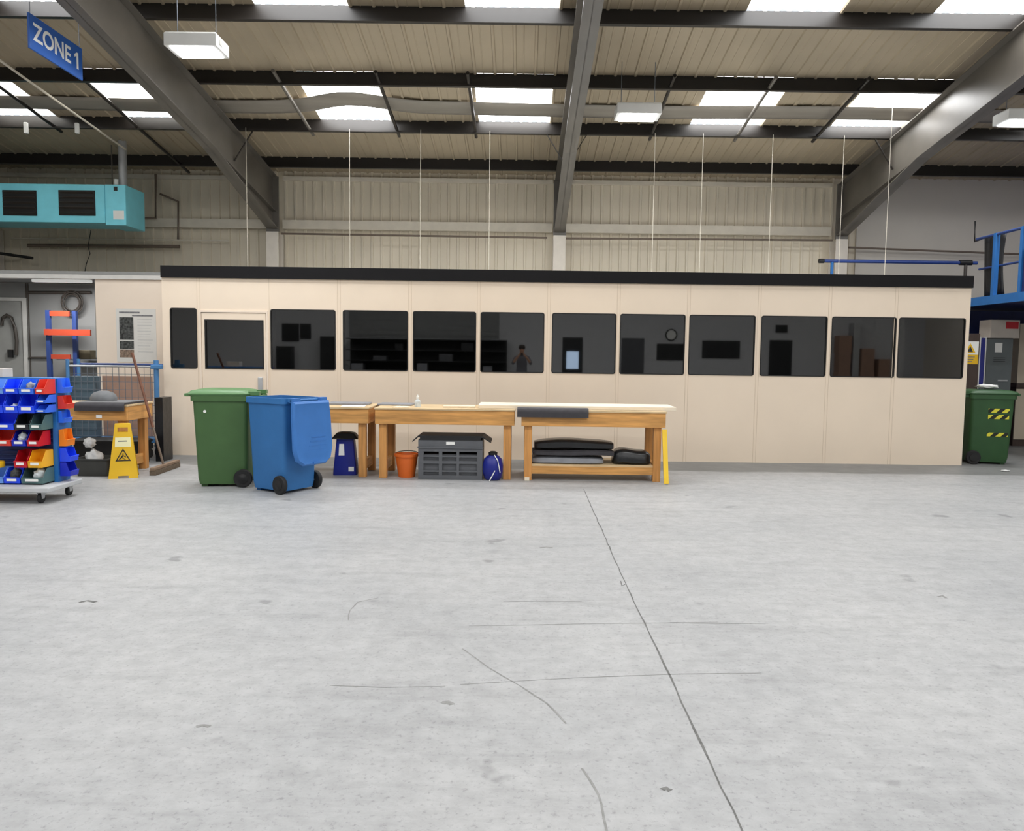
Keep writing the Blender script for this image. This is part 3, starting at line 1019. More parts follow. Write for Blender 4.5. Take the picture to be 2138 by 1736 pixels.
# ------------------------------------------------------------------ wheelie bins
def wheelie(loc, rz, label, body, lid, name='wheelie_bin', open_lid=False, wheel_mat=None):
    t = thing(name, loc, label, 'bin', rz)
    b = MB()
    # outer skin, rim, then the inside
    b.loft([rrect(0.45, 0.51, 0.05, 0.03, 0, 0.01), rrect(0.47, 0.535, 0.05, 0.10, 0, 0.01), rrect(0.52, 0.585, 0.05, 0.93, 0, 0),
            rrect(0.525, 0.59, 0.05, 0.955, 0, 0), rrect(0.555, 0.63, 0.05, 0.955, 0, 0), rrect(0.555, 0.63, 0.05, 1.015, 0, 0),
            rrect(0.50, 0.57, 0.045, 1.015, 0, 0), rrect(0.43, 0.48, 0.045, 0.12, 0, 0.01)])
    b.box(-0.19, 0.19, -0.225, -0.16, 0, 0.04)
    b.build('bin_body', body, t, smooth=35)
    hb = MB()
    for s in (-1, 1):
        hb.box(s * 0.20 - 0.02, s * 0.20 + 0.02, 0.31, 0.40, 0.975, 1.015)
    hb.tube([(-0.25, 0.395, 0.995), (0.25, 0.395, 0.995)], 0.017, 10)
    hb.build('handle', body, t, smooth=40)
    ax = MB().tube([(-0.25, 0.235, 0.1), (0.25, 0.235, 0.1)], 0.012, 8)
    ax.build('axle', MT['zinc'], t)
    for s in (-1, 1):
        w = MB().lathe([(0.07, -0.024), (0.092, -0.026), (0.1, -0.016), (0.1, 0.016), (0.092, 0.026), (0.07, 0.024)], (s * 0.265, 0.235, 0.1), 28, 'X')
        wo = w.build('wheel', MT['rubber'], t, smooth=40)
        hbm = MB().lathe([(0.055, 0.0), (0.055, 0.004), (0.03, 0.008), (0.02, 0.014)], (s * 0.265 + (0.0245 if s > 0 else -0.0245 - 0.014), 0.235, 0.1), 20, 'X')
        hbm.build('hub', MT['black'], wo, smooth=40)
    l = MB()
    if not open_lid:
        l.loft([rrect(0.565, 0.66, 0.06, 1.017, 0, -0.01), rrect(0.58, 0.675, 0.06, 1.035, 0, -0.01), rrect(0.54, 0.62, 0.08, 1.065, 0, -0.01),
                rrect(0.43, 0.48, 0.1, 1.08, 0, -0.01), rrect(0.2, 0.24, 0.09, 1.086, 0, 0)])
        l.box(-0.16, 0.16, -0.40, -0.345, 1.0, 1.03)
        for s in (-1, 1):
            l.box(s * 0.2 - 0.05, s * 0.2 + 0.05, 0.30, 0.415, 1.018, 1.06)
    else:
        # thrown right over, the lid hangs down the back
        def flap(y, inset):
            pts = []
            for (x, z) in ((-0.27, 0.985), (-0.285, 0.82), (-0.29, 0.48), (-0.255, 0.365), (-0.17, 0.31), (0.17, 0.31), (0.255, 0.365), (0.29, 0.48), (0.285, 0.82), (0.27, 0.985)):
                k = (0.97 - z) * 0.06
                pts.append((x * (1 - inset), y + k, 0.62 + (z - 0.62) * (1 - inset)))
            return pts
        l.loft([flap(0.43, 0.0), flap(0.455, 0.0), flap(0.475, 0.06), flap(0.47, 0.11), flap(0.47, 0.3)])
        for s in (-1, 1):
            l.box(s * 0.2 - 0.05, s * 0.2 + 0.05, 0.385, 0.445, 0.975, 1.02)
        for k in range(5):
            z = 0.42 + k * 0.045
            yy = 0.471 + (0.97 - z) * 0.06
            l.box(-0.17, 0.12 - 0.02 * k, yy - 0.004, yy + 0.003, z, z + 0.012)
        l.box(-0.04, 0.04, 0.49, 0.53, 0.325, 0.345)
    l.build('lid', lid, t, smooth=35)
    return t


g = gnd(498, 1021)
gb = wheelie((g.x - 0.25, g.y + 0.33, 0), PI / 2 * -1 + 0.13, 'green wheelie bin with closed lid, beside the blue bin with its lid open', MT['green'], MT['green_lid'])
MB().lathe([(0.016, 0), (0.016, 0.006)], (0.2578, -0.16, 0.84), 14, 'X').build('emblem_disc', MT['label'], gb)
n1, n2 = gnd(577, 1034), gnd(657, 1019)
mid = (n1 + n2) / 2
ax = (n2 - n1).normalized()
ang = math.atan2(ax.y, ax.x)
# local +X runs near wheel -> far wheel, local +Y is the back, which must face the viewer's right
rz = ang + PI
back_dir = Vector((-math.sin(rz), math.cos(rz), 0))
loc = mid - back_dir * 0.235 + Vector((0.03, 0, 0))
blue = wheelie((loc.x, loc.y, 0), rz, 'blue wheelie bin with its lid thrown open and hanging down the back', MT['blue_bin'], MT['blue_lid'], open_lid=True)
blue.scale = (0.95, 0.95, 1.0)

# ------------------------------------------------------------------ workbenches
def workbench(x0, x1, y0, y1, label, h=0.85, shelf=None, end_bevel=0):
    cx, cy = (x0 + x1) / 2, (y0 + y1) / 2
    t = thing('workbench', (cx, cy, 0), label, 'workbench', group='timber workbenches')
    a, b, c, d = x0 - cx, x1 - cx, y0 - cy, y1 - cy
    MB().box(a, b, c - 0.01, d + 0.01, h - 0.022, h).build('bench_top', MT['ply'], t, bevel=0.003)
    ha = 0.17
    MB().box(a + 0.01, b - 0.01, c, c + 0.04, h - 0.022 - ha, h - 0.022).build('front_apron', MT['wood'], t, bevel=0.003)
    MB().box(a + 0.01, b - 0.01, d - 0.04, d, h - 0.022 - ha, h - 0.022).build('back_apron', MT['wood'], t, bevel=0.003)
    for x in (a + 0.01, b - 0.05):
        MB().box(x, x + 0.04, c + 0.04, d - 0.04, h - 0.022 - ha, h - 0.022).build('end_apron', MT['wood_side'], t)
    for x in (a + 0.05, b - 0.14):
        for y in (c + 0.04, d - 0.13):
            MB().box(x, x + 0.09, y, y + 0.09, 0, h - 0.022 - (0 if y < 0 else 0)).build('leg', MT['wood_leg'], t, bevel=0.003)
    for x in (a + 0.07, b - 0.12):
        MB().box(x, x + 0.045, c + 0.13, d - 0.13, 0.08, 0.2).build('stretcher', MT['wood_side'], t)
    if shelf:
        MB().box(a + 0.14, b - 0.14, c + 0.06, d - 0.05, shelf, shelf + 0.025).build('lower_shelf', MT['ply'], t)
        MB().box(a + 0.14, b - 0.14, c + 0.05, c + 0.09, shelf - 0.09, shelf).build('shelf_rail', MT['wood'], t)
    return t


YF = gnd(1065, 1003).y                      # line of the front legs
YBk = YF + 0.78
hb_ = 0.85
bx = lambda px: at(px, 870, YF).x
workbench(bx(497), bx(770), YF + 0.02, YBk, 'timber workbench behind the wheelie bins, with the navy tub under it')
workbench(bx(781), bx(1076), YF, YBk, 'timber workbench in the middle of the row, over the grey crate and orange bucket')
workbench(bx(1087), bx(1391), YF - 0.03, YBk - 0.03, 'timber workbench at the right end of the row, with a loaded lower shelf', shelf=0.17)
yb0 = YF + 0.05
n = gnd(266, 1001)
xe = at(266, 866, YF).x
workbench(xe - 1.75, xe, YF + 0.0, YF + 0.66, 'timber workbench at far left behind the parts trolley and yellow sign', h=0.845)

# things on the benches
def slab(name, x0, x1, y0, y1, z0, z1, mat, label, cat, bevel=0.004, rot=0):
    c = ((x0 + x1) / 2, (y0 + y1) / 2, z0)
    o = MB(c).box(x0, x1, y0, y1, z0, z1).build(name, mat, bevel=bevel)
    o.location = c
    o.rotation_euler = (0, 0, rot)
    return tag(o, label, cat)


slab('timber_board', at(1001, 845, YF + 0.35).x, at(1404, 845, YF + 0.35).x, YF + 0.10, YF + 0.66, hb_ + 0.001, hb_ + 0.045, MT['board_white'], 'long pale board lying across the middle and right workbenches', 'board')


def roll_mat(x0, x1, yf, yback, ztop, label, drop=0.085, lift=0.0):
    """a foam mat lying on a bench and rolled over its front edge"""
    t = thing('foam_mat', ((x0 + x1) / 2, yf, ztop), label, 'mat')
    w = (x1 - x0) / 2
    prof = []
    top = []
    th = 0.022
    r = 0.03
    pts = [(yback - yf, th + lift), (0.04, th + lift)]
    for k in range(7):
        a = PI / 2 + k * PI / 2 / 6
        pts.append((0.0 + 0.02 + (r + 0.03) * math.cos(a) * 0.9, lift + th - (r + 0.02) + (r + 0.02) * math.sin(a)))
    pts += [(-0.034, -drop)]
    inner = [(-0.014, -drop)] + [(-0.013, -0.02)] + [(-0.012, 0.001), (yback - yf, 0.001 + lift * 0)]
    poly = pts + inner
    m = MB().loft([[(-w, y, z) for y, z in poly], [(w, y, z) for y, z in poly]])
    m.build('mat_sheet', MT['mat_top'] if False else MT['foam'], t, smooth=50)
    MB().box(-w + 0.004, w - 0.004, 0.06, yback - yf - 0.005, th + lift, th + lift + 0.003).build('mat_face', MT['mat_top'], t)
    return t


roll_mat(at(1080, 858, YF).x, at(1228, 858, YF).x, YF - 0.045, YF + 0.075, hb_ + 0.001, 'dark foam mat draped over the front edge of the right workbench')
roll_mat(at(159, 850, YF).x, at(262, 850, YF).x, YF - 0.015, YF + 0.56, hb_ - 0.004, 'dark foam mat draped over the front edge of the far left workbench', drop=0.075)
# grey sheets and scraps on the benches
slab('grey_board', at(684, 846, YF + 0.5).x, at(770, 846, YF + 0.5).x, YF + 0.42, YF + 0.74, hb_ + 0.001, hb_ + 0.022, MT['grey_sheet'], 'flat grey board on the workbench just right of the blue wheelie bin', 'board', rot=0.04)
slab('grey_board', at(790, 846, YF + 0.5).x, at(862, 846, YF + 0.5).x, YF + 0.42, YF + 0.74, hb_ + 0.001, hb_ + 0.020, MT['grey_sheet'], 'flat grey board on the middle workbench left of the clear bottle', 'board', rot=-0.03)
slab('paper_sheet', at(714, 851, YF + 0.2).x, at(762, 851, YF + 0.2).x, YF + 0.08, YF + 0.34, hb_ + 0.001, hb_ + 0.006, MT['label'], 'white paper lying at the front of the workbench right of blue bin', 'paper', 0, rot=0.1)
slab('paper_sheet', at(824, 852, YF + 0.2).x, at(854, 852, YF + 0.2).x, YF + 0.10, YF + 0.30, hb_ + 0.001, hb_ + 0.006, MT['board_white'], 'small cream paper on the middle workbench beside the clear bottle', 'paper', 0, rot=-0.15)
slab('plank', at(925, 850, YF + 0.2).x, at(992, 850, YF + 0.2).x, YF + 0.2, YF + 0.30, hb_ + 0.001, hb_ + 0.024, MT['board_white'], 'short pale plank on the middle workbench left of the long board', 'plank')
c = at(872, 848, YF + 0.25)
bt = thing('spray_bottle', (c.x, YF + 0.25, hb_), 'small clear bottle with white cap standing on the middle workbench', 'bottle')
MB().lathe([(0.034, 0.001), (0.036, 0.01), (0.036, 0.07), (0.016, 0.09), (0.014, 0.1)]).build('bottle_body', MT['clear'], bt, smooth=40)
MB().lathe([(0.017, 0.1005), (0.017, 0.128), (0.008, 0.134), (0.006, 0.15)]).build('bottle_cap', MT['label'], bt, smooth=40)
# grey cap on far-left bench
c = at(220, 830, YF + 0.40)
cp = MB().loft([[(x * s, y * s, z) for x, y, z in rrect(0.36, 0.26, 0.1, 0)][:] if False else [(p[0] * s, p[1] * s, z) for p in rrect(0.30, 0.24, 0.11, 0)]
                for s, z in ((1.0, 0.0), (1.02, 0.03), (0.92, 0.07), (0.7, 0.1), (0.35, 0.118), (0.1, 0.121))])
co = cp.build('fabric_bag', MT['cap_grey'], smooth=60)
co.location = (c.x, YF + 0.36, hb_ + 0.022)
tag(co, 'grey rounded fabric bundle lying on the far left workbench', 'bundle')
slab('label_tag', at(199, 869, YF - 0.02).x, at(211, 869, YF - 0.02).x, YF - 0.004, YF - 0.001, at(205, 873, YF).z, at(205, 866, YF).z, MT['label'], 'small white tag on the apron of the far left workbench', 'tag', 0)

# yellow bar leaning at the right end of the benches
pA, pB = gnd(1391, 1013), at(1383, 897, YF + 0.02)
o = MB(pA).bar((pA.x, pA.y, 0.012), (pB.x + 0.02, YF + 0.0, pB.z), 0.055, 0.025, up=(0, 1, 0)).build('spirit_level', MT['yellow_bar'])
o.location = pA
tag(o, 'long yellow bar leaning on the right end of the right workbench', 'bar')
c = gnd(1100, 1004)
slab('block', c.x - 0.028, c.x + 0.03, c.y - 0.02, c.y + 0.02, 0, 0.04, MT['board_white'], 'small cream block on the floor by the right workbench leg', 'block')

# navy tub
c = at(722, 950, YF + 0.32)
tb = thing('tapered_tub', (c.x, YF + 0.33, 0), 'navy tapered tub with black lid standing under the workbench beside blue bin', 'tub', 0.1)
MB().loft([rrect(0.285, 0.27, 0.02, 0), rrect(0.285, 0.27, 0.02, 0.03), rrect(0.24, 0.22, 0.02, 0.28), rrect(0.205, 0.19, 0.02, 0.46)]).build('tub_body', MT['navy_tub'], tb, smooth=35)
lid = MB().loft([rrect(0.33, 0.27, 0.02, 0.445), rrect(0.22, 0.2, 0.02, 0.51), rrect(0.12, 0.1, 0.02, 0.525)])
lid.build('tub_lid', MT['black'], tb, smooth=30)
w1 = MB()
sl1 = lambda z: -(0.27 - (0.27 - 0.19) * z / 0.46) / 2
w1.prism([(-0.075, sl1(0.245) - 0.003, 0.245), (-0.005, sl1(0.245) - 0.003, 0.245), (-0.012, sl1(0.385) - 0.003, 0.385), (-0.068, sl1(0.385) - 0.003, 0.385)], (0, 0.006, 0))
w1.build('front_label', MT['label'], tb)
w2 = MB().prism([(0.045, sl1(0.05) - 0.003, 0.05), (0.11, sl1(0.05) - 0.003, 0.05), (0.11, sl1(0.105) - 0.003, 0.105), (0.045, sl1(0.105) - 0.003, 0.105)], (0, 0.006, 0))
w2.build('care_label', MT['label'], tb)

# orange bucket
c = gnd(846, 999)
bk = thing('bucket', (c.x, c.y + 0.12, 0), 'orange plastic bucket on the floor under the middle workbench', 'bucket')
MB().lathe([(0.098, 0), (0.1, 0.01), (0.137, 0.255), (0.15, 0.255), (0.152, 0.285), (0.136, 0.288), (0.13, 0.26), (0.094, 0.015)], n=32).build('bucket_body', MT['orange'], bk, smooth=35)
hn = [(0.152 * math.cos(a), 0.152 * math.sin(a) * 0.98 - 0.0, 0.272 + 0.03 * math.sin(a)) for a in [PI * k / 16 for k in range(17)]]
MB().tube(hn, 0.005, 6).build('handle', MT['black'], bk)

# grey crate with open flaps
ca, cb = gnd(873, 1001), gnd(1007, 1002)
cw_, cd_, ch_ = cb.x - ca.x, 0.42, 0.475
ct = thing('crate', ((ca.x + cb.x) / 2, ca.y + cd_ / 2 + 0.0, 0), 'grey folding crate with black flap lid under the middle workbench', 'crate')
sh = MB()
sh.box(-cw_ / 2, cw_ / 2, -cd_ / 2, cd_ / 2, 0, 0.02)
sh.box(-cw_ / 2, cw_ / 2, cd_ / 2 - 0.02, cd_ / 2, 0.02, ch_)
for s in (-1, 1):
    sh.box(s * cw_ / 2 - (0.02 if s > 0 else 0), s * cw_ / 2 + (0.02 if s < 0 else 0), -cd_ / 2 + 0.02, cd_ / 2 - 0.02, 0.02, ch_)
# front with slot windows
fx0, fx1 = -cw_ / 2, cw_ / 2
yf0, yf1 = -cd_ / 2, -cd_ / 2 + 0.02
cols = [(-0.30, -0.13), (-0.09, 0.07), (0.10, 0.30)]
cols = [(a * cw_ / 0.72, b * cw_ / 0.72) for a, b in cols]
rowsz = [(0.05, 0.09), (0.11, 0.19), (0.225, 0.27), (0.29, 0.335)]
zc0 = 0.02
for (z0, z1) in rowsz:
    sh.box(fx0, fx1, yf0, yf1, zc0, z0)
    xc = fx0
    for (a, b) in cols:
        sh.box(xc, a, yf0, yf1, z0, z1)
        xc = b
    sh.box(xc, fx1, yf0, yf1, z0, z1)
    zc0 = z1
sh.box(fx0, fx1, yf0, yf1, zc0, ch_)
sh.box(fx0 - 0.008, fx1 + 0.008, yf0 - 0.01, yf0, ch_ - 0.1, ch_ - 0.08)
sh.build('crate_body', MT['crate'], ct)
MB().box(-0.05, 0.05, yf0 - 0.006, yf0 - 0.001, ch_ - 0.055, ch_ - 0.02).build('hand_hole_label', MT['label'], ct)
MB().box(-cw_ / 2 + 0.03, cw_ / 2 - 0.03, yf0 + 0.03, cd_ / 2 - 0.03, 0.02, 0.3).build('contents', MT['crate'], ct)
ld_ = MB()
zl = ch_ + 0.002
ld_.loft([[(-cw_ / 2 - 0.07, yf0 - 0.01, zl - 0.03), (-cw_ / 2, yf0 - 0.01, zl + 0.03), (cw_ / 2, yf0 - 0.01, zl + 0.03), (cw_ / 2 + 0.1, yf0 - 0.01, zl - 0.03), (cw_ / 2 + 0.095, yf0 - 0.01, zl - 0.015), (cw_ / 2, yf0 - 0.01, zl + 0.05), (-cw_ / 2, yf0 - 0.01, zl + 0.05), (-cw_ / 2 - 0.07, yf0 - 0.01, zl - 0.015)],
          [(-cw_ / 2 - 0.07, cd_ / 2, zl - 0.03), (-cw_ / 2, cd_ / 2, zl + 0.03), (cw_ / 2, cd_ / 2, zl + 0.03), (cw_ / 2 + 0.1, cd_ / 2, zl - 0.03), (cw_ / 2 + 0.095, cd_ / 2, zl - 0.015), (cw_ / 2, cd_ / 2, zl + 0.05), (-cw_ / 2, cd_ / 2, zl + 0.05), (-cw_ / 2 - 0.07, cd_ / 2, zl - 0.015)]])
ld_.box(-cw_ / 2 + 0.02, cw_ / 2 - 0.02, yf0 - 0.008, yf0 + 0.0, ch_ - 0.0, zl + 0.03)
ld_.build('flap_lid', MT['black'], ct)

# blue round canister
c = gnd(1032, 1003)
cn = thing('canister', (c.x - 0.02, c.y + 0.03, 0), 'round navy canister with white cord under the middle workbench', 'canister')
MB().lathe([(0.075, 0), (0.1, 0.02), (0.121, 0.10), (0.123, 0.18), (0.105, 0.255), (0.065, 0.295), (0.05, 0.3)], n=28).build('canister_body', MT['navy_tub'], cn, smooth=50)
MB().lathe([(0.05, 0.301), (0.055, 0.33), (0.03, 0.345)], n=20).build('canister_cap', MT['black'], cn, smooth=40)
cord = [(0.02, -0.06, 0.305), (0.06, -0.112, 0.25), (0.078, -0.118, 0.17), (0.09, -0.105, 0.1)]
MB().tube(cord, 0.006, 6).build('cord', MT['label'], cn)
MB().tube([(0.03, -0.134, 0.13), (0.0, -0.14, 0.07), (-0.035, -0.15, 0.006)], 0.006, 6).build('cord_end', MT['label'], cn)

# bundles on the lower shelf
sz = 0.197


def sheaf(name, px0, px1, y0, y1, z0, z1, mat, label, cat, wav=0.012, taper=0.03):
    x0, x1 = at(px0, 950, YF).x, at(px1, 950, YF).x
    c = Vector(((x0 + x1) / 2, (y0 + y1) / 2, z0))
    n = 14
    secs = []
    for i in range(n + 1):
        u = i / n
        x = x0 + (x1 - x0) * u - c.x
        k = 1 - 0.25 * (abs(u - 0.5) * 2) ** 6
        dz = wav * math.sin(u * 7.0 + z0 * 30) * (1 if i not in (0, n) else 0.5)
        hgt = (z1 - z0) * k
        hw = (y1 - y0) / 2
        sec = []
        for (a, b) in ((-1, 0.12), (-0.86, 0), (0.86, 0), (1, 0.12), (1, 0.8), (0.8, 1), (-0.8, 1), (-1, 0.8)):
            sec.append((x, a * hw * k, b * hgt + (max(0, dz) if b < 0.5 else dz)))
        secs.append(sec)
    o = MB().loft(secs).build(name, mat, smooth=50)
    o.location = c
    return tag(o, label, cat)


sheaf('foam_sheet', 1112, 1262, YF + 0.05, YF + 0.52, sz + 0.001, sz + 0.085, MT['grey_sheet'], 'grey folded sheet lying lowest on the shelf of the right workbench', 'sheet', 0.004)
sheaf('foam_sheet', 1112, 1284, YF + 0.03, YF + 0.50, sz + 0.10, sz + 0.165, MT['foam'], 'dark grey foam sheet in the middle of the shelf pile, under black roll', 'sheet', 0.008)
sheaf('foam_roll', 1116, 1283, YF + 0.06, YF + 0.46, sz + 0.178, sz + 0.275, MT['bag'], 'black foam roll on top of the pile under the right workbench', 'roll', 0.008)
sheaf('refuse_bag', 1284, 1361, YF + 0.06, YF + 0.42, sz + 0.001, sz + 0.165, MT['bag'], 'black bag stuffed on the right of the lower bench shelf', 'bag', 0.012)

# ------------------------------------------------------------------ far left: roll cage, crate, sign, broom
yc = YF + 1.55
ca0, ca1 = at(141, 760, yc), at(326, 760, yc)
rc = thing('mesh_trolley', ((ca0.x + ca1.x) / 2, yc, 0), 'blue wire mesh trolley standing behind the far left workbench', 'trolley')
hw = (ca1.x - ca0.x) / 2
zt2 = at(141, 750, yc).z
for s, yy in ((-1, 0), (-1, 0.27), (1, 0)):
        MB().tube([(s * hw, yy, 0.12), (s * hw, yy, zt2 - (0.0 if s < 0 else -0.0))], 0.024 if s < 0 else 0.034, 10).build('post', MT['blue_cage'], rc, smooth=40)
zr_ = at(230, 765, yc).z
MB().tube([(-hw + 0.025, 0, zr_), (hw - 0.035, 0, zr_)], 0.014, 8).build('rail', MT['zinc'], rc, smooth=40)
MB().tube([(-hw + 0.025, 0.27, zr_ + 0.02), (hw - 0.035, 0.27, zr_ + 0.02)], 0.018, 8).build('rail', MT['rack_blue'], rc, smooth=40)
ms = MB()
for i in range(1, 14):
    x = -hw + i * 2 * hw / 14
    ms.bar((x, 0.01, 0.3), (x, 0.01, zr_), 0.006)
for i in range(9):
    z = 0.3 + (zr_ - 0.3) * i / 9
    ms.bar((-hw, 0.01, z), (hw, 0.01, z), 0.006)
ms.build('wire_mesh', MT['wire'], rc)
MB().box(-hw - 0.02, hw + 0.02, -0.03, 0.30, 0.21, 0.27).build('deck', MT['blue_cage'], rc)
MB().box(hw - 0.06, hw + 0.09, -0.05, 0.02, zr_ - 0.03, zr_ + 0.03).build('corner_bracket', MT['blue_cage'], rc, bevel=0.01)
for s in (-1, 1):
    for yy in (0.03, 0.24):
        cst = MB().lathe([(0.05, -0.018), (0.06, -0.012), (0.06, 0.012), (0.05, 0.018)], (s * (hw - 0.12), yy, 0.06), 20, 'X')
        cst.box(s * (hw - 0.12) - 0.025, s * (hw - 0.12) + 0.025, yy - 0.03, yy + 0.03, 0.125, 0.21)
        cst.build('castor', MT['rubber'], rc, smooth=40)
cc = at(265, 800, yc + 0.4)
slab('board_sheet', at(212, 800, yc + 0.2).x, at(316, 800, yc + 0.2).x, yc + 0.22, yc + 0.24, 0.272, at(265, 786, yc + 0.2).z, MT['card'], 'brown card sheet standing inside the blue mesh trolley', 'board', 0)
slab('teal_box', at(150, 800, yc + 0.1).x, at(203, 800, yc + 0.1).x, yc + 0.05, yc + 0.2, 0.272, at(180, 786, yc + 0.1).z, M('slate_box', (84, 104, 116), 0.6), 'tall slate blue box inside the left half of the mesh trolley', 'box')
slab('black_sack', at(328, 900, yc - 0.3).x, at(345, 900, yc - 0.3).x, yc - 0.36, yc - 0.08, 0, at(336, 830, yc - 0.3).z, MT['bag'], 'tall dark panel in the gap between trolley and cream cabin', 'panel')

# dark crate with rags under the far-left bench
ca2, cb2 = gnd(157, 996), gnd(232, 996)
c = thing('tote_box', ((ca2.x + cb2.x) / 2 - 0.03, ca2.y + 0.2, 0), 'dark open tote box on the floor left of the yellow sign', 'box')
w_ = (cb2.x - ca2.x)
b = MB()
b.loft([rrect(w_ - 0.05, 0.3, 0.02, 0), rrect(w_, 0.36, 0.02, 0.19), rrect(w_ + 0.02, 0.38, 0.02, 0.195), rrect(w_ + 0.02, 0.38, 0.02, 0.21), rrect(w_ - 0.02, 0.34, 0.02, 0.21), rrect(w_ - 0.07, 0.27, 0.02, 0.01)])
b.build('box_body', MT['crate_dark'], c, smooth=30)


q0, q1 = at(150, 917, YF + 0.85), at(296, 917, YF + 0.85)
sbx = thing('storage_box', ((q0.x + q1.x) / 2, YF + 1.0, 0), 'low black storage box on the floor behind the far left workbench', 'box')
hw = (q1.x - q0.x) / 2
MB().loft([rrect(2 * hw - 0.08, 0.28, 0.02, 0), rrect(2 * hw - 0.02, 0.32, 0.02, q0.z - 0.05)]).build('box_body', MT['black'], sbx, smooth=30)
MB().loft([rrect(2 * hw, 0.34, 0.02, q0.z - 0.049), rrect(2 * hw, 0.34, 0.02, q0.z - 0.02), rrect(2 * hw - 0.06, 0.28, 0.02, q0.z)]).build('box_lid', MT['black'], sbx, smooth=30)


def rag(loc, r, label, mat, seed, sq=(1, 1, 0.6)):
    random.seed(seed)
    bm = bmesh.new()
    bmesh.ops.create_icosphere(bm, subdivisions=3, radius=r)
    for v in bm.verts:
        n = v.co.normalized()
        k = 1 + 0.18 * math.sin(n.x * 7 + seed) * math.sin(n.y * 6 + seed * 2) + 0.12 * math.sin(n.z * 9 + n.x * 5)
        v.co = Vector((n.x * r * k * sq[0], n.y * r * k * sq[1], n.z * r * k * sq[2]))
    zmin = min(v.co.z for v in bm.verts)
    for v in bm.verts:
        v.co.z -= zmin
    me = bpy.data.meshes.new('rag'); bm.to_mesh(me); bm.free()
    me.materials.append(mat)
    for p in me.polygons: p.use_smooth = True
    o = bpy.data.objects.new('cleaning_rag', me); COL.objects.link(o); o.location = loc
    return tag(o, label, 'rag')


c0 = at(205, 955, ca2.y + 0.2)
rag((c0.x - 0.05, ca2.y + 0.2, 0.015), 0.12, 'white crumpled rag heaped in the dark tote box', MT['cloth_white'], 3, (0.85, 0.75, 1.15))
rag((c0.x - 0.1, ca2.y + 0.2, 0.315), 0.06, 'small white rag on top of the heap in the dark tote box', MT['cloth_white'], 5, (1.1, 1, 1))
random.seed(11)

# wet-floor sign
c = gnd(250, 999)
sw = thing('caution_sign', (c.x, c.y + 0.1, 0), 'yellow folding wet floor sign standing in front of the far left workbench', 'sign', 0.42)
Hs = 0.63
def plate(sgn):
    m = MB()
    y = lambda z: sgn * (0.13 - 0.115 * z / Hs)
    wz = lambda z: 0.158 - 0.075 * z / Hs
    # outline with a handle slot and foot cut-out, built from strips
    def strip(z0, z1, xa0, xb0, xa1, xb1):
        m.loft([[(xa0, y(z0), z0), (xb0, y(z0), z0), (xb0, y(z0) + 0.012 * sgn * -1, z0), (xa0, y(z0) - 0.012 * sgn, z0)],
                [(xa1, y(z1), z1), (xb1, y(z1), z1), (xb1, y(z1) - 0.012 * sgn, z1), (xa1, y(z1) - 0.012 * sgn, z1)]])
    strip(0, 0.03, -wz(0), -0.055, -wz(0.03), -0.055)
    strip(0, 0.03, 0.055, wz(0), 0.055, wz(0.03))
    strip(0.03, 0.535, -wz(0.03), wz(0.03), -wz(0.535), wz(0.535))
    strip(0.535, 0.59, -wz(0.535), -0.055, -wz(0.59), -0.055)
    strip(0.535, 0.59, 0.055, wz(0.535), 0.055, wz(0.59))
    strip(0.59, Hs, -wz(0.59), wz(0.59), -wz(Hs), wz(Hs))
    return m
plate(-1).build('front_leaf', MT['yellow'], sw)
plate(1).build('back_leaf', MT['yellow'], sw)
MB().tube([(-0.08, 0, Hs - 0.005), (0.08, 0, Hs - 0.005)], 0.012, 8).build('hinge', MT['yellow'], sw)
yy = lambda z: -(0.13 - 0.115 * z / Hs) - 0.0015
def decal(polys, name, mat, lift=0.0):
    m = MB()
    for poly in polys:
        m.prism([(x, yy(z) - lift, z) for x, z in poly], (0, 0.003, 0))
    return m.build(name, mat, sw)
decal([[(-0.085, 0.365), (0.085, 0.365), (0.08, 0.475), (-0.08, 0.475)]], 'notice_label', M('pale_yellow_label', (246, 240, 190), 0.6))
decal([[(-0.05, 0.425), (0.045, 0.425), (0.045, 0.437), (-0.05, 0.437)]], 'notice_text', MT['print'], 0.0008)
to, ti = [(-0.082, 0.2), (0.082, 0.2), (0.0, 0.345)], [(-0.062, 0.212), (0.062, 0.212), (0.0, 0.322)]
tri = [[to[i], to[(i + 1) % 3], ti[(i + 1) % 3], ti[i]] for i in range(3)]
fig = [[(-0.012, 0.282), (0.0, 0.292), (0.01, 0.282), (0.0, 0.272)], [(-0.008, 0.27), (0.008, 0.265), (-0.012, 0.235), (-0.03, 0.24)],
       [(-0.02, 0.24), (-0.008, 0.237), (0.03, 0.219), (0.022, 0.216)], [(-0.03, 0.24), (-0.018, 0.236), (-0.035, 0.218), (-0.045, 0.222)],
       [(0.006, 0.268), (0.032, 0.248), (0.028, 0.243), (0.0, 0.26)]]
decal(tri + fig, 'slip_pictogram', MT['black'], 0.0008)

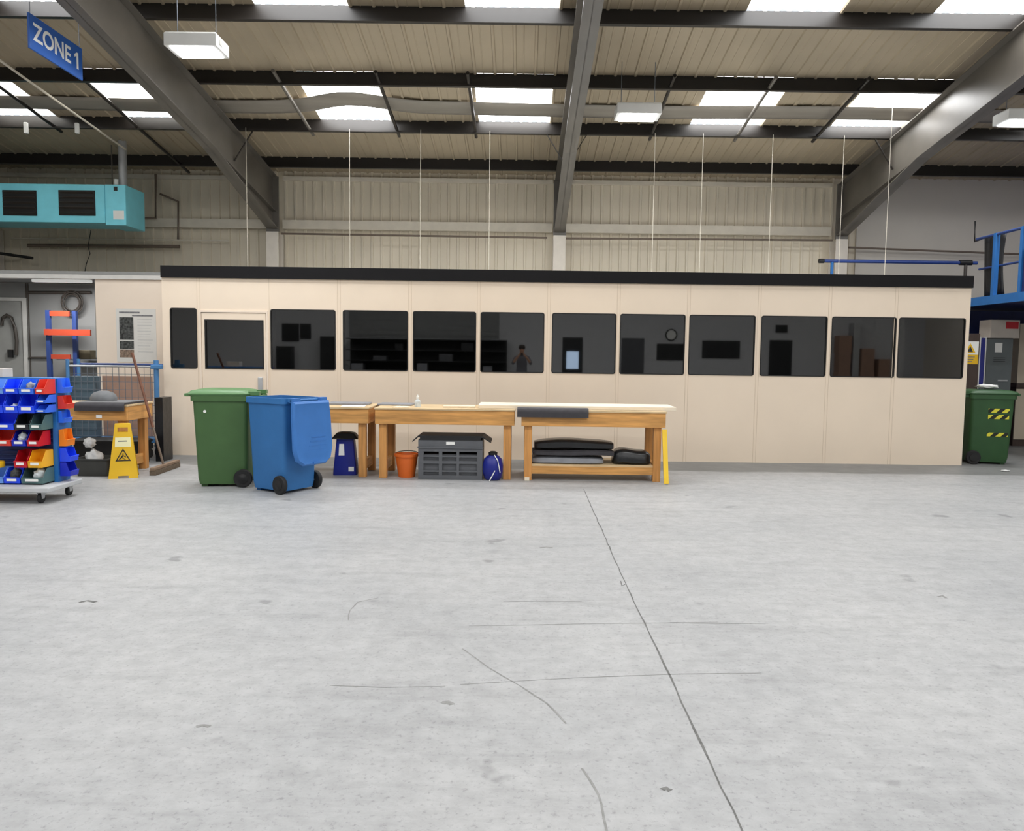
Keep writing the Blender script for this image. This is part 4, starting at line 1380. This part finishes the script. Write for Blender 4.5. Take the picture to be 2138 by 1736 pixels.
# broom
hb0 = gnd(345, 985)
t0 = at(276, 737, YF + 0.5)
br = thing('broom', (hb0.x, hb0.y, 0), 'wide floor broom with dark wooden handle leaning against the far left workbench', 'broom')
d0 = Vector((at(330, 978, hb0.y).x - hb0.x, 0.0, 0.07))
e = gnd(318, 994) ; e2 = gnd(371, 975)
dv = (e2 - e).normalized()
mid = (e + e2) / 2 - Vector((hb0.x, hb0.y, 0))
ln_ = (e2 - e).length / 2
hd = MB().bar(mid - dv * ln_ + Vector((0, 0, 0.078)), mid + dv * ln_ + Vector((0, 0, 0.078)), 0.06, 0.035)
hd.build('broom_head', M('pale_broom_block', (140, 118, 98), 0.7, var=0.15), br, bevel=0.006)
MB().bar(mid - dv * (ln_ - 0.01) + Vector((0, 0, 0.03)), mid + dv * (ln_ - 0.01) + Vector((0, 0, 0.03)), 0.075, 0.058).build('bristles', MT['bristle'], br)
st = mid - dv * 0.06 + Vector((0, 0, 0.095))
en = t0 - Vector((hb0.x, hb0.y, 0))
md = st.lerp(en, 0.33)
MB().tube([st, md], 0.014, 8).build('handle_socket', MT['pipe'], br, smooth=40)
MB().tube([md, en], 0.016, 8).build('handle', MT['broom_wood'], br, smooth=40)

# ------------------------------------------------------------------ parts trolley and its bins
CXR = -4.54                        # right edge of the deck
DY0, DY1 = 7.52, 8.12
PX1 = -4.645                        # right face of the louvred pillar
PY0, PY1 = 7.87, 8.07
CL = -5.92
zdk = 0.165
cart = thing('parts_trolley', (PX1 - 0.6, (DY0 + DY1) / 2, 0), 'blue louvred parts trolley on castors loaded with coloured storage bins', 'trolley')
oc = (PX1 - 0.6, (DY0 + DY1) / 2, 0)
MB(oc).box(CL, CXR, DY0, DY1, zdk - 0.05, zdk).build('deck', M('pale_deck_paint', (190, 192, 194), 0.45), cart, bevel=0.01)
ptop = at(110, 790, PY0).z
MB(oc).box(CL + 0.1, PX1 - 0.04, PY0 + 0.015, PY1 - 0.015, zdk, ptop - 0.02).build('panel', MT['navy'], cart)
for x in (PX1 - 0.04, CL + 0.06):
    MB(oc).box(x, x + 0.04, PY0, PY1 + 0.01, zdk, ptop).build('upright', MT['blue_steel'], cart)
MB(oc).box(CL + 0.1, PX1 - 0.04, PY0 - 0.0, PY1, ptop - 0.019, ptop).build('top_cap', MT['blue_steel'], cart)
lv = MB(oc)
for i in range(22):
    z = zdk + 0.06 + i * 0.042
    lv.bar((CL + 0.12, PY0 + 0.01, z), (PX1 - 0.05, PY0 + 0.01, z), 0.018, 0.004, up=(0, 0.5, 0.86))
lv.build('louvres', MT['rack_blue'], cart)
for x, y in ((CXR - 0.13, DY0 + 0.1), (CXR - 0.1, DY1 - 0.08), (CL + 0.1, DY0 + 0.1), (CL + 0.1, DY1 - 0.08)):
    w = MB(oc).lathe([(0.03, -0.016), (0.047, -0.015), (0.05, -0.01), (0.05, 0.01), (0.047, 0.015), (0.03, 0.016)], (x, y, 0.05), 24, 'X')
    cs = w.build('castor', MT['rubber'], cart, smooth=40)
    f = MB(oc)
    for s in (-1, 1):
        f.prism([(x + s * 0.02 - 0.002, y - 0.02, 0.045), (x + s * 0.02 - 0.002, y + 0.02, 0.045), (x + s * 0.02 - 0.002, y + 0.04, 0.105), (x + s * 0.02 - 0.002, y - 0.03, 0.105)], (0.004, 0, 0))
    f.box(x - 0.03, x + 0.03, y - 0.035, y + 0.045, 0.105, zdk - 0.05)
    f.build('castor_fork', MT['zinc'], cs)


def storage_bin(loc, w, d, h, color, label, rz=0, card=True):
    """open-fronted bin: back at y=0, mouth towards -y"""
    t = thing('storage_bin', loc, label, 'bin', rz, 'storage bins on the parts trolley')
    th = 0.004
    m = MB()
    side = [(0, 0), (-d, 0), (-d - 0.008, h * 0.36), (-d + 0.012, h * 0.42), (-d * 0.62, h), (0, h)]
    for s in (-1, 1):
        x = s * w / 2
        m.prism([(x - (th if s > 0 else 0), y, z) for y, z in side], (th, 0, 0))
    m.box(-w / 2 + th, w / 2 - th, -d, 0, 0, th)
    m.box(-w / 2 + th, w / 2 - th, -th, 0, th, h)
    m.prism([(-w / 2 + th, -d, th), (-w / 2 + th, -d - 0.008, h * 0.36), (-w / 2 + th, -d - 0.008 + th, h * 0.36), (-w / 2 + th, -d + th, th)], (w - 2 * th, 0, 0))
    # rolled front edge and side rims
    m.tube([(-w / 2, -d - 0.008, h * 0.37), (w / 2, -d - 0.008, h * 0.37)], 0.005, 6)
    m.build('bin_shell', BINC[color], t)
    if card:
        MB().box(-w * 0.3, w * 0.3, -d - 0.012, -d - 0.006, h * 0.16, h * 0.32).build('label_card', MT['label'], t)
    return t


BY = PY0 - 0.005
# name the rows from the top; x ranges in photo pixels at the bin front
def zpx(y): return at(60, y, 7.78).z
rows_ = [
    ('top row', 791, 823, [(-34, 6, 'lightblue', 'light blue storage bin at the left end of the top row'), (8, 37, 'blue', 'blue storage bin second from left in the top row'), (40, 70, 'midblue', 'mid blue storage bin third from left in the top row'), (74, 92, 'orangered', 'red storage bin at the right end of the top row')]),
    ('second row', 823, 863, [(-34, 6, 'blue', 'blue storage bin at the left end of the second row'), (8, 37, 'blue', 'blue storage bin holding a clear bag in the second row'), (39, 72, 'blue', 'empty blue storage bin third from left in the second row')]),
    ('third row', 865, 898, [(-30, 29, 'blue', 'blue storage bin at the left of the third row'), (31, 60, 'black', 'black storage bin in the middle of the third row'), (62, 87, 'greygreen', 'grey green storage bin at the right of the third row')]),
    ('fourth row', 900, 932, [(-20, 23, 'orangered', 'orange red storage bin at the left of the fourth row'), (25, 54, 'navy', 'dark blue storage bin with a clear bag in the fourth row'), (57, 82, 'red', 'red storage bin at the right of the fourth row')]),
    ('fifth row', 941, 977, [(30, 56, 'red', 'dark red storage bin beside the yellow bin in the fifth row'), (59, 88, 'yellow', 'yellow storage bin at the right of the fifth row')]),
    ('bottom row', 978, 1010, [(-34, 7, 'lightblue', 'light blue storage bin at the left of the bottom row'), (9, 42, 'blue', 'blue storage bin full of bits in the bottom row'), (45, 90, 'greygreen', 'large grey green storage bin at the right of the bottom row')]),
]
bins = {}
for rn, yt, yb, items in rows_:
    for (a, b, colr, lab) in items:
        dpt = 0.19
        yfront = BY - dpt
        x0, x1 = at(a, yb, yfront).x, at(b, yb, yfront).x
        z0, z1 = at(50, yb, yfront).z, at(50, yt, yfront).z
        z0 = max(z0, zdk + 0.002)
        bins[(rn, a)] = ((x0 + x1) / 2, x1 - x0, z0, z1 - z0)
        storage_bin(((x0 + x1) / 2, BY, z0), x1 - x0, dpt, z1 - z0 - 0.008, colr, lab)
# two small stacked bins at the right of the second row
for (yt, yb, lab) in ((824, 842, 'small blue storage bin under the red top row bin, upper of two'), (845, 862, 'small blue storage bin in the second row, lower of two at right')):
    yfront = BY - 0.18
    x0, x1 = at(76, yb, yfront).x, at(95, yb, yfront).x
    storage_bin(((x0 + x1) / 2, BY, at(50, yb, yfront).z), x1 - x0, 0.18, at(50, yt, yfront).z - at(50, yb, yfront).z - 0.006, 'midblue', lab)
# end bins, facing the cabin
for (yt, yb, colr, dpt, lab) in ((790, 820, 'midblue', 0.06, 'blue storage bin topmost on the right end of the trolley'), (826, 853, 'orangered', 0.075, 'red storage bin on the right end of the trolley'),
                                 (857, 882, 'midblue', 0.05, 'bright blue storage bin on the right end between red and orange bins'), (896, 930, 'orange', 0.07, 'orange storage bin on the right end of the trolley'),
                                 (934, 962, 'blue', 0.10, 'bright blue storage bin on the right end below the orange bin'), (964, 992, 'navy', 0.10, 'dark blue storage bin lowest on the right end of the trolley')):
    ym = 7.97
    z0, z1 = at(130, yb, ym).z, at(130, yt, ym).z
    storage_bin((PX1 + 0.005, ym, z0), 0.15, dpt, z1 - z0, colr, lab, PI / 2, card=False)
# contents of the bins
def lump(name, key, mat, label, cat, seed, hz=0.9, r=None, dx=0.0):
    x, w, z, h = bins[key]
    r = r or (w / 2 - 0.02)
    o = rag((x + dx, BY - 0.115, z + 0.008), r, label, mat, seed, (0.8, 0.95, hz))
    o.name = name
    o.data.name = name
    o['category'] = cat


lump('plastic_bag', ('second row', 8), MT['clear'], 'clear bag of parts lying in a second row storage bin', 'bag', 2, 0.8)
lump('plastic_bag', ('fourth row', 25), MT['clear'], 'clear bag bulging from the dark blue bin in the fourth row', 'bag', 4, 1.15)
lump('plastic_bag', ('bottom row', 45), MT['clear'], 'white bag lying in the large grey green bottom bin', 'bag', 6, 1.0, 0.062, 0.035)
lump('plastic_bag', ('top row', 40), MT['grey_sheet'], 'grey bag in the mid blue bin of the top row', 'bag', 7, 1.0)
lump('metal_parts', ('bottom row', 9), MT['print_dark'], 'heap of small metal parts in the blue bottom row bin', 'parts', 8, 1.1)
c = at(5, 972, 7.8)
o = MB().lathe([(0.03, 0), (0.07, 0), (0.075, 0.01), (0.075, 0.05), (0.07, 0.06), (0.03, 0.06)], n=24).build('tape_roll', MT['yellow'], smooth=35)
o.location = (c.x - 0.02, 7.74, at(50, 976, 7.78).z + 0.002)
tag(o, 'yellow roll lying left of the dark red bin on the trolley', 'roll')
bo = MB().box(-0.12, 0.12, -0.08, 0.08, 0, 0.09).build('carton', MT['carton'], bevel=0.004)
bo.location = (at(-8, 790, 7.97).x, 7.97, ptop + 0.001)
tag(bo, 'cream carton on top of the parts trolley at the left edge', 'carton')

# ------------------------------------------------------------------ right-hand area
# mezzanine edge
mx, mz0, mz1 = 7.6, 2.42, 2.54
yd = lambda px, py: mx * ray(px, py).y / ray(px, py).x
mz = thing('mezzanine', (mx, 13.5, mz0), 'blue steel mezzanine platform with railing at the right edge', 'platform')
om = (mx, 13.5, mz0)
MB(om).box(mx + 0.06, 13.0, 11.4, YW - 0.5, mz0 + 0.04, mz1 - 0.01).build('deck', MT['navy'], mz)
MB(om).box(mx, mx + 0.06, 11.3, YW - 0.5, mz0, mz1 + 0.02).build('edge_channel', MT['blue_steel'], mz)
YP1, YP2 = yd(2074, 545), yd(2130, 545)
zt3 = at(2078, 487, YP1).z
for yq, wd in ((YP1, 0.07), (YP2, 0.07)):
    MB(om).box(mx, mx + wd, yq - wd / 2, yq + wd / 2, mz1 + 0.02, zt3).build('post', MT['blue_steel'], mz)
YL_ = yd(2036, 495)
MB(om).tube([(mx + 0.03, YL_, zt3 - 0.02), (mx + 0.03, 11.3, zt3 - 0.02)], 0.022, 10).build('rail', MT['rack_blue'], mz, smooth=40)
MB(om).tube([(mx + 0.1, YL_, mz1 + 0.5), (mx + 0.1, 11.3, mz1 + 0.5)], 0.018, 10).build('rail', MT['rack_blue'], mz, smooth=40)
MB(om).box(mx + 0.02, mx + 0.3, YP2 - 0.16, YP2 - 0.05, mz1 + 0.02, mz1 + 0.66).build('gate_panel', MT['navy'], mz)
sc_ = MB(om).box(mx + 0.05, mx + 0.19, 11.5, 11.64, 0, mz0)
sc_.box(13.0 - 0.14, 13.0, 15.5, 15.64, 0, mz0)
# a black sheet tied to the railing
sh0 = Vector((mx + 0.15, YP1, mz1 + 0.03))
YS0, YS1 = yd(2046, 545) + 0.2, yd(2092, 545) + 0.2
bs = MB(sh0)
secs = []
for i in range(9):
    u = i / 8
    z = sh0.z + (zt3 - sh0.z + 0.02) * u
    pinch = 0.09 * math.sin(u * PI)
    sh = 0.06 * (1 - u)
    y0, y1 = YS0 + pinch * 0.1 - sh * 2, YS1 + pinch * 0.9 - sh
    row = []
    for j in range(13):
        v = j / 12
        row.append((mx + 0.15 + 0.018 * math.sin(v * 19 + u * 2), y0 + (y1 - y0) * v, z))
    secs.append(row)
bs.loft(secs, closed=False)
bso = bs.build('black_sheet', MT['black'], smooth=60)
bso.location = sh0
bso.modifiers.new('thick', 'SOLIDIFY').thickness = 0.01
tag(bso, 'black cloth sheet hung over the blue mezzanine railing', 'sheet')
pipe('rod', [at(2036, 462, 14.4), at(2035, 505, 14.4), at(2048, 500, 14.0)], 0.014, MT['black'], 'thin black bent rod above the left end of the mezzanine railing', 'rod')

# navy partition below the deck
struct('wall_navy', MB().box(7.3, 13, 14.75, 14.83, 0, mz0), MT['navy'])

# dark brown cupboard beside cabin end, warning notice
by = 12.9
b0, b1 = at(2006, 700, by), at(2047, 697, by)
slab('tall_cupboard', b0.x - 0.15, b1.x, by, by + 0.4, 0, b1.z, MT['brown'], 'tall dark brown cupboard beside the right end of the cream cabin', 'cupboard')
wn0, wn1 = at(2009, 713, by), at(2041, 761, by)
wx, wz = (wn0.x + wn1.x) / 2, wn1.z
ws = thing('warning_notice', (wx, by - 0.004, wz), 'white and yellow warning notice on the dark brown cupboard', 'notice')
w_, h_ = wn1.x - wn0.x, wn0.z - wn1.z
MB().box(-w_ / 2, w_ / 2, 0, 0.0035, h_ * 0.42, h_).build('white_panel', MT['label'], ws)
MB().box(-w_ / 2, w_ / 2, 0, 0.0035, 0, h_ * 0.42).build('yellow_panel', MT['yellow'], ws)
MB().prism([(-w_ * 0.33, -0.001, h_ * 0.5), (w_ * 0.33, -0.001, h_ * 0.5), (0, -0.001, h_ * 0.92)], (0, 0.002, 0)).build('warning_triangle', MT['yellow'], ws)
MB().prism([(-w_ * 0.17, -0.003, h_ * 0.54), (w_ * 0.17, -0.003, h_ * 0.54), (0.0, -0.003, h_ * 0.8)], (0, 0.002, 0)).build('warning_symbol', MT['print_dark'], ws)
wt_ = MB()
for k in range(3):
    wt_.box(-w_ * 0.34, w_ * (0.3 - 0.08 * k), -0.001, 0.001, h_ * (0.30 - k * 0.1), h_ * (0.335 - k * 0.1))
wt_.build('text_lines', MT['print'], ws)
# blue panel with white edges
py_ = 13.3
b0, b1 = at(2046, 706, py_), at(2060, 706, py_)
pl = thing('display_panel', ((b0.x + b1.x) / 2, py_, 0), 'narrow blue panel with white edges between brown cupboard and grey locker', 'panel')
hw = (b1.x - b0.x) / 2
MB().box(-hw + 0.018, hw - 0.018, 0, 0.04, 0, b0.z).build('board', MT['navy_tub'], pl)
for s in (-1, 1):
    MB().box(s * hw - (0.018 if s > 0 else 0), s * hw + (0.018 if s < 0 else 0), -0.01, 0.05, 0, b0.z + 0.02).build('edge_strip', MT['white'], pl)
# grey locker
ly = 13.6
b0, b1 = at(2061, 706, ly), at(2117, 708, ly)
lk = thing('locker', ((b0.x + b1.x) / 2, ly, 0), 'tall grey steel locker with a small notice, behind the striped green bin', 'locker')
hw = (b1.x - b0.x) / 2
lz = b0.z
MB().box(-hw, hw, 0.02, 0.5, 0.0, lz).build('carcass', MT['locker_side'], lk)
MB().box(-hw + 0.01, hw - 0.01, 0, 0.019, 0.06, lz - 0.02).build('locker_door', MT['locker'], lk, bevel=0.003)
q0, q1 = at(2078, 716, ly), at(2092, 736, ly)
MB((lk.location.x, ly, 0)).box(q0.x, q1.x, ly - 0.004, ly - 0.001, q1.z, q0.z).build('notice_paper', MT['label'], lk)
q0, q1 = at(2082, 795, ly), at(2102, 797, ly)
MB((lk.location.x, ly, 0)).box(q0.x, q1.x, ly - 0.02, ly - 0.001, q0.z - 0.012, q0.z + 0.012).build('handle', MT['zinc'], lk)
vt = MB((lk.location.x, ly, 0))
for k in range(3):
    zz = at(2088, 748, ly).z - k * 0.03
    vt.box(lk.location.x - 0.1, lk.location.x + 0.1, ly - 0.003, ly - 0.0005, zz, zz + 0.008)
vt.build('vent_slots', MT['black'], lk)
# carton with red print on it
q0, q1 = at(2070, 668, ly + 0.03), at(2128, 705, ly + 0.03)
cx_ = (q0.x + q1.x) / 2
bxo = thing('carton', (cx_, ly + 0.03, lz + 0.001), 'white carton with a red printed square on top of the grey locker', 'carton')
hw = (q1.x - q0.x) / 2
MB().box(-hw, hw, 0, 0.35, 0, q0.z - lz).build('carton_body', MT['carton'], bxo, bevel=0.005)
r0, r1 = at(2101, 672, ly + 0.03), at(2126, 687, ly + 0.03)
MB((cx_, ly + 0.03, lz + 0.001)).box(r0.x, r1.x, ly + 0.026, ly + 0.0285, r1.z, r0.z).build('red_print', MT['red'], bxo)
# cream cabinet, upper and lower unit
cy_ = gnd(2130, 932).y
x0 = at(2123, 800, cy_).x
zs_ = at(2130, 803, cy_).z
cb_ = thing('cabinet', (x0 + 0.45, cy_, 0), 'cream lower cabinet at the right edge behind the striped bin', 'cabinet')
MB().box(-0.45, 0.45, 0.02, 0.55, 0, zs_ - 0.06).build('carcass', MT['brown'], cb_)
MB().box(-0.45, 0.445, 0, 0.019, 0.12, zs_ - 0.08).build('cabinet_door', MT['cab_cream'], cb_)
ct_ = slab('cabinet', x0, x0 + 0.9, cy_ + 0.0, cy_ + 0.5, zs_ + 0.02, at(2130, 676, cy_).z, MT['cab_cream'], 'cream upper cabinet at the right edge beside the white carton', 'cabinet')
slab('worktop', x0 - 0.02, x0 + 0.95, cy_ - 0.03, cy_ + 0.58, zs_ - 0.059, zs_ + 0.019, MT['brown'], 'dark brown worktop between the two cream cabinets', 'worktop')

# striped green bin
g = gnd(2066, 972)
sb = wheelie((g.x + 0.09, g.y + 0.33, 0), -PI / 2 + 0.0 + PI - 0.16, 'dark green wheelie bin with hazard tape, right of the cream cabin', MT['bin_dark'], MT['bin_dark'], open_lid=False)
for (z0, z1) in ((0.755, 0.815), (0.665, 0.725), (0.41, 0.465)):
    xx = lambda z: -(0.47 + 0.05 * (z - 0.1) / 0.83) / 2 - 0.004
    MB().prism([(xx(z0), -0.22, z0), (xx(z0), 0.06, z0), (xx(z1), 0.06, z1), (xx(z1), -0.22, z1)], (0.003, 0, 0)).build('hazard_tape', MT['hazard'], sb)
rag((g.x + 0.08, g.y + 0.32, 1.09), 0.1, 'white crumpled paper lying on the lid of the striped green bin', MT['cloth_white'], 9, (1.5, 1, 0.35))
c = gnd(2099, 985)
rag((c.x, c.y, 0), 0.035, 'scrap of white paper on the floor by the striped bin', MT['cloth_white'], 12, (1.6, 1, 0.3))

# ------------------------------------------------------------------ the hall behind the viewer (seen reflected in the cabin windows)
rd = sroot('door_3', (0, YB, 0))
def mirx(px): return (px - CX) / 52.2
m = MB((0, YB, 0))
for k in range(26):
    z = 2.1 + k * 0.1
    m.box(mirx(730), mirx(1040), YB, YB + 0.03 + 0.02 * (k % 2), z, z + 0.1)
m.build('shutter', M('shutter_grey', (150, 152, 152), 0.5), rd)
dk = thing('storage_shelving', (mirx(890), YB + 0.6, 0), 'dark shelving full of equipment along the rear wall', 'shelving')
MB().box(-3.0, 3.2, -0.4, 0.4, 0, 0.4).build('base', MT['dark_kit'], dk)
for k in range(4):
    MB().box(-3.0, 3.2, -0.4, 0.4, 0.75 + k * 0.42, 0.78 + k * 0.42).build('shelf', MT['dark_kit'], dk)
MB().box(-3.0, 3.2, -0.42, -0.4, 0.4, 2.05).build('back_panel', MT['dark_kit'], dk)
for k in range(7):
    MB().box(-2.8 + k * 0.85, -2.8 + k * 0.85 + random.uniform(0.3, 0.6), -0.2, 0.38, 0.78 + 0.42 * (k % 3), 0.78 + 0.42 * (k % 3) + random.uniform(0.15, 0.36)).build('stored_box', (MT['grey_sheet'], MT['crate'], MT['dark_kit'])[k % 3], dk)
d4 = sroot('door_4', (mirx(1193), YB, 0))
MB().box(-0.4, 0.4, 0, 0.04, 0, 2.2).build('door_leaf', MT['dark_kit'], d4)
MB().box(-0.24, 0.24, 0.041, 0.05, 0.95, 1.65).build('pane', MT['door_glow'], d4)
for px, w in ((1330, 0.5), (1320, 0.9)):
    pass
def dark_board(name, px0, px1, z0, z1, label, cat, mat=None, dy=0.05):
    x0, x1 = mirx(px0), mirx(px1)
    o = MB(((x0 + x1) / 2, YB, z0)).box(x0, x1, YB + 0.001, YB + dy, z0, z1).build(name, mat or MT['dark_kit'])
    o.location = ((x0 + x1) / 2, YB, z0)
    return tag(o, label, cat)
dark_board('screen', 1368, 1428, 1.35, 2.0, 'black wall screen below the clock on the rear wall', 'screen')
dark_board('wall_mounted_board', 1462, 1540, 1.45, 2.15, 'dark notice board on the rear wall right of the screen', 'board')
d5 = sroot('door_5', (mirx(1625), YB, 0))
MB().box(-0.45, 0.45, 0, 0.04, 0, 2.2).build('door_leaf', MT['dark_kit'], d5)
d6 = sroot('door_6', (mirx(1318), YB, 0))
MB().box(-0.45, 0.45, 0, 0.04, 0, 2.2).build('door_leaf', MT['crate'], d6)
dark_board('wall_poster', 1625 - 12, 1625 + 12, 2.5, 2.8, 'dark poster over the rear door', 'poster')
dark_board('wall_mounted_board', 590, 625, 1.9, 2.6, 'tall dark notice board on the rear wall at left', 'board')
dark_board('wall_mounted_board', 628, 650, 2.0, 2.6, 'narrow dark notice board on the rear wall at left', 'board')
dark_board('tool_cabinet', 585, 615, 0, 1.7, 'dark tool cabinet against the rear wall', 'cabinet', dy=0.5)
dark_board('tool_cabinet', 675, 702, 0, 2.1, 'tall dark cabinet against the rear wall', 'cabinet', dy=0.5)
for k, (px, w_, z0, h_) in enumerate(((1748, 0.5, 0, 0.9), (1748, 0.45, 0.9, 0.8), (1748, 0.5, 1.7, 0.7), (1795, 0.55, 0, 1.0), (1795, 0.5, 1.0, 0.9), (1830, 0.5, 0, 0.8), (1830, 0.45, 0.8, 0.7))):  # unseen stacks, added so the end windows reflect brown uprights
    o = MB().box(-w_ / 2, w_ / 2, 0, 0.5, 0, h_).build('carton', MT['card'], bevel=0.005)
    o.location = (mirx(px), YB + 0.05, z0 + 0.001)
    tag(o, 'brown carton added by the rear wall for window reflections', 'carton', 'cartons added for window reflections')
dark_board('tool_cabinet', 1765, 1778, 0, 2.9, 'tall narrow pale cabinet added between the cartons for window reflections', 'cabinet', MT['zinc'], 0.5)  # unseen, added as a pale upright for the windows to reflect
cl = thing('wall_clock', (mirx(1397), YB + 0.03, 2.35), 'round wall clock above the screen on the rear wall', 'clock')
MB().lathe([(0.24, -0.028), (0.24, 0.02), (0.19, 0.02), (0.19, 0.0)], (0, 0, 0), 28, 'Y').build('rim', MT['black'], cl, smooth=40)
MB().lathe([(0.188, -0.01), (0.188, 0.012)], (0, 0, 0), 28, 'Y').build('dial', MT['label'], cl)

# the photographer, holding the phone up
pv = [(0, 0, 0.93), (0, 0.0, 1.12), (0, 0.01, 1.30), (0, 0.0, 1.44), (0, 0.01, 1.53), (0, 0.03, 1.60), (0, 0.02, 1.70)]
pr_ = [(0.165, 0.115), (0.155, 0.105), (0.175, 0.115), (0.12, 0.085), (0.055, 0.055), (0.075, 0.09), (0.07, 0.085)]
pe = [(i, i + 1) for i in range(6)]
def add(p, r, parent):
    pv.append(p); pr_.append(r); pe.append((parent, len(pv) - 1)); return len(pv) - 1
for s in (-1, 1):
    a = add((s * 0.19, 0.0, 1.41), (0.062, 0.062), 3)
    a = add((s * 0.27, 0.10, 1.22), (0.046, 0.046), a)
    a = add((s * 0.15, 0.30, 1.40), (0.036, 0.036), a)
    w = add((s * 0.085, 0.345, 1.47), (0.027, 0.022), a)
    for k in range(4):
        f0 = add((s * (0.075), 0.37, 1.475 + 0.018 * k), (0.009, 0.009), w)
        f1 = add((s * 0.055, 0.392, 1.482 + 0.018 * k), (0.008, 0.008), f0)
        add((s * (0.035 - 0.003 * (k % 2)), 0.394, 1.487 + 0.017 * k), (0.007, 0.007), f1)
    th_ = add((s * 0.06, 0.335, 1.50), (0.010, 0.010), w)
    add((s * 0.04, 0.345, 1.53), (0.009, 0.009), th_)
    l = add((s * 0.095, 0.0, 0.84), (0.095, 0.10), 0)
    l = add((s * 0.11, 0.01, 0.48), (0.062, 0.066), l)
    l = add((s * 0.12, -0.02, 0.09), (0.04, 0.042), l)
    add((s * 0.13, 0.15, 0.04), (0.045, 0.035), l)
me = bpy.data.meshes.new('body')
me.from_pydata(pv, pe, [])
PYO = -0.52
person = thing('person', (0.0, PYO, 0), 'person in a grey shirt standing and holding up a phone', 'person')
body = bpy.data.objects.new('body', me)
COL.objects.link(body)
body.parent = person
sk = body.modifiers.new('skin', 'SKIN')
for i, v in enumerate(me.skin_vertices[0].data):
    v.radius = pr_[i]
    v.use_root = (i == 0)
body.modifiers.new('sub', 'SUBSURF').levels = 1
body.modifiers['sub'].render_levels = 2
def person_mat():
    m, nt, b = new_mat('person_surface')
    tc = nt.nodes.new('ShaderNodeTexCoord')
    sp = nt.nodes.new('ShaderNodeSeparateXYZ')
    nt.links.new(tc.outputs['Object'], sp.inputs[0])
    def cmp(sock, th):
        c_ = nt.nodes.new('ShaderNodeMath'); c_.operation = 'GREATER_THAN'
        nt.links.new(sock, c_.inputs[0]); c_.inputs[1].default_value = th
        return c_.outputs[0]
    def mx(f, a, c_):
        x = nt.nodes.new('ShaderNodeMix'); x.data_type = 'RGBA'
        nt.links.new(f, x.inputs['Factor'])
        for s_, v in (('A', a), ('B', c_)):
            if isinstance(v, tuple): x.inputs[s_].default_value = v
            else: nt.links.new(v, x.inputs[s_])
        return x.outputs['Result']
    col = mx(cmp(sp.outputs['Z'], 0.96), rgb(40, 42, 50), rgb(108, 108, 114))
    col = mx(cmp(sp.outputs['Z'], 1.505), col, rgb(196, 150, 122))
    col = mx(cmp(sp.outputs['Y'], 0.2), col, rgb(196, 150, 122))
    nt.links.new(col, b.inputs['Base Color'])
    b.inputs['Roughness'].default_value = 0.75
    return m
me.materials.append(person_mat())
hr = MB().lathe([(0.088, 1.655), (0.1, 1.69), (0.095, 1.74), (0.07, 1.775), (0.02, 1.79)], (0, 0.0, 0), 20)
hr.build('hair', MT['hair'], person, smooth=60)
fc = MB()
for s in (-1, 1):
    fc.lathe([(0.013, 0.0), (0.009, 0.008)], (s * 0.032, 0.108, 1.655), 10, 'Y')
fc.build('eyes', MT['black'], person)
MB().prism([(-0.014, 0.1, 1.61), (0.014, 0.1, 1.61), (0, 0.105, 1.65)], (0, 0.03, -0.005)).build('nose', MT['skin'], person)
MB().box(-0.025, 0.025, 0.1, 0.116, 1.575, 1.583).build('mouth', M('lip', (150, 92, 84), 0.6), person)
ph = thing('phone', (0, PYO + 0.375, 1.465), 'black phone held up in both hands of the person', 'phone')
MB().box(-0.04, 0.04, -0.004, 0.004, 0, 0.085).build('phone_body', MT['black'], ph, bevel=0.003)

# ------------------------------------------------------------------ world and view
w = bpy.data.worlds.new('world')
scene.world = w
w.use_nodes = True
nt = w.node_tree
bg = nt.nodes['Background']
bg.inputs['Color'].default_value = (0.85, 0.92, 1.0, 1)
bg.inputs['Strength'].default_value = 1.0
scene.view_settings.view_transform = 'Standard'
scene.view_settings.look = 'None'
scene.view_settings.exposure = 0.2
scene.view_settings.gamma = 1.0
scene.view_settings.use_curve_mapping = False
scene.cycles.max_bounces = 6
scene.cycles.diffuse_bounces = 4
scene.cycles.glossy_bounces = 3
scene.cycles.transmission_bounces = 3
scene.cycles.transparent_max_bounces = 6
scene.cycles.use_denoising = True
scene.cycles.use_adaptive_sampling = True
scene.cycles.adaptive_threshold = 0.06
scene.cycles.sample_clamp_indirect = 8
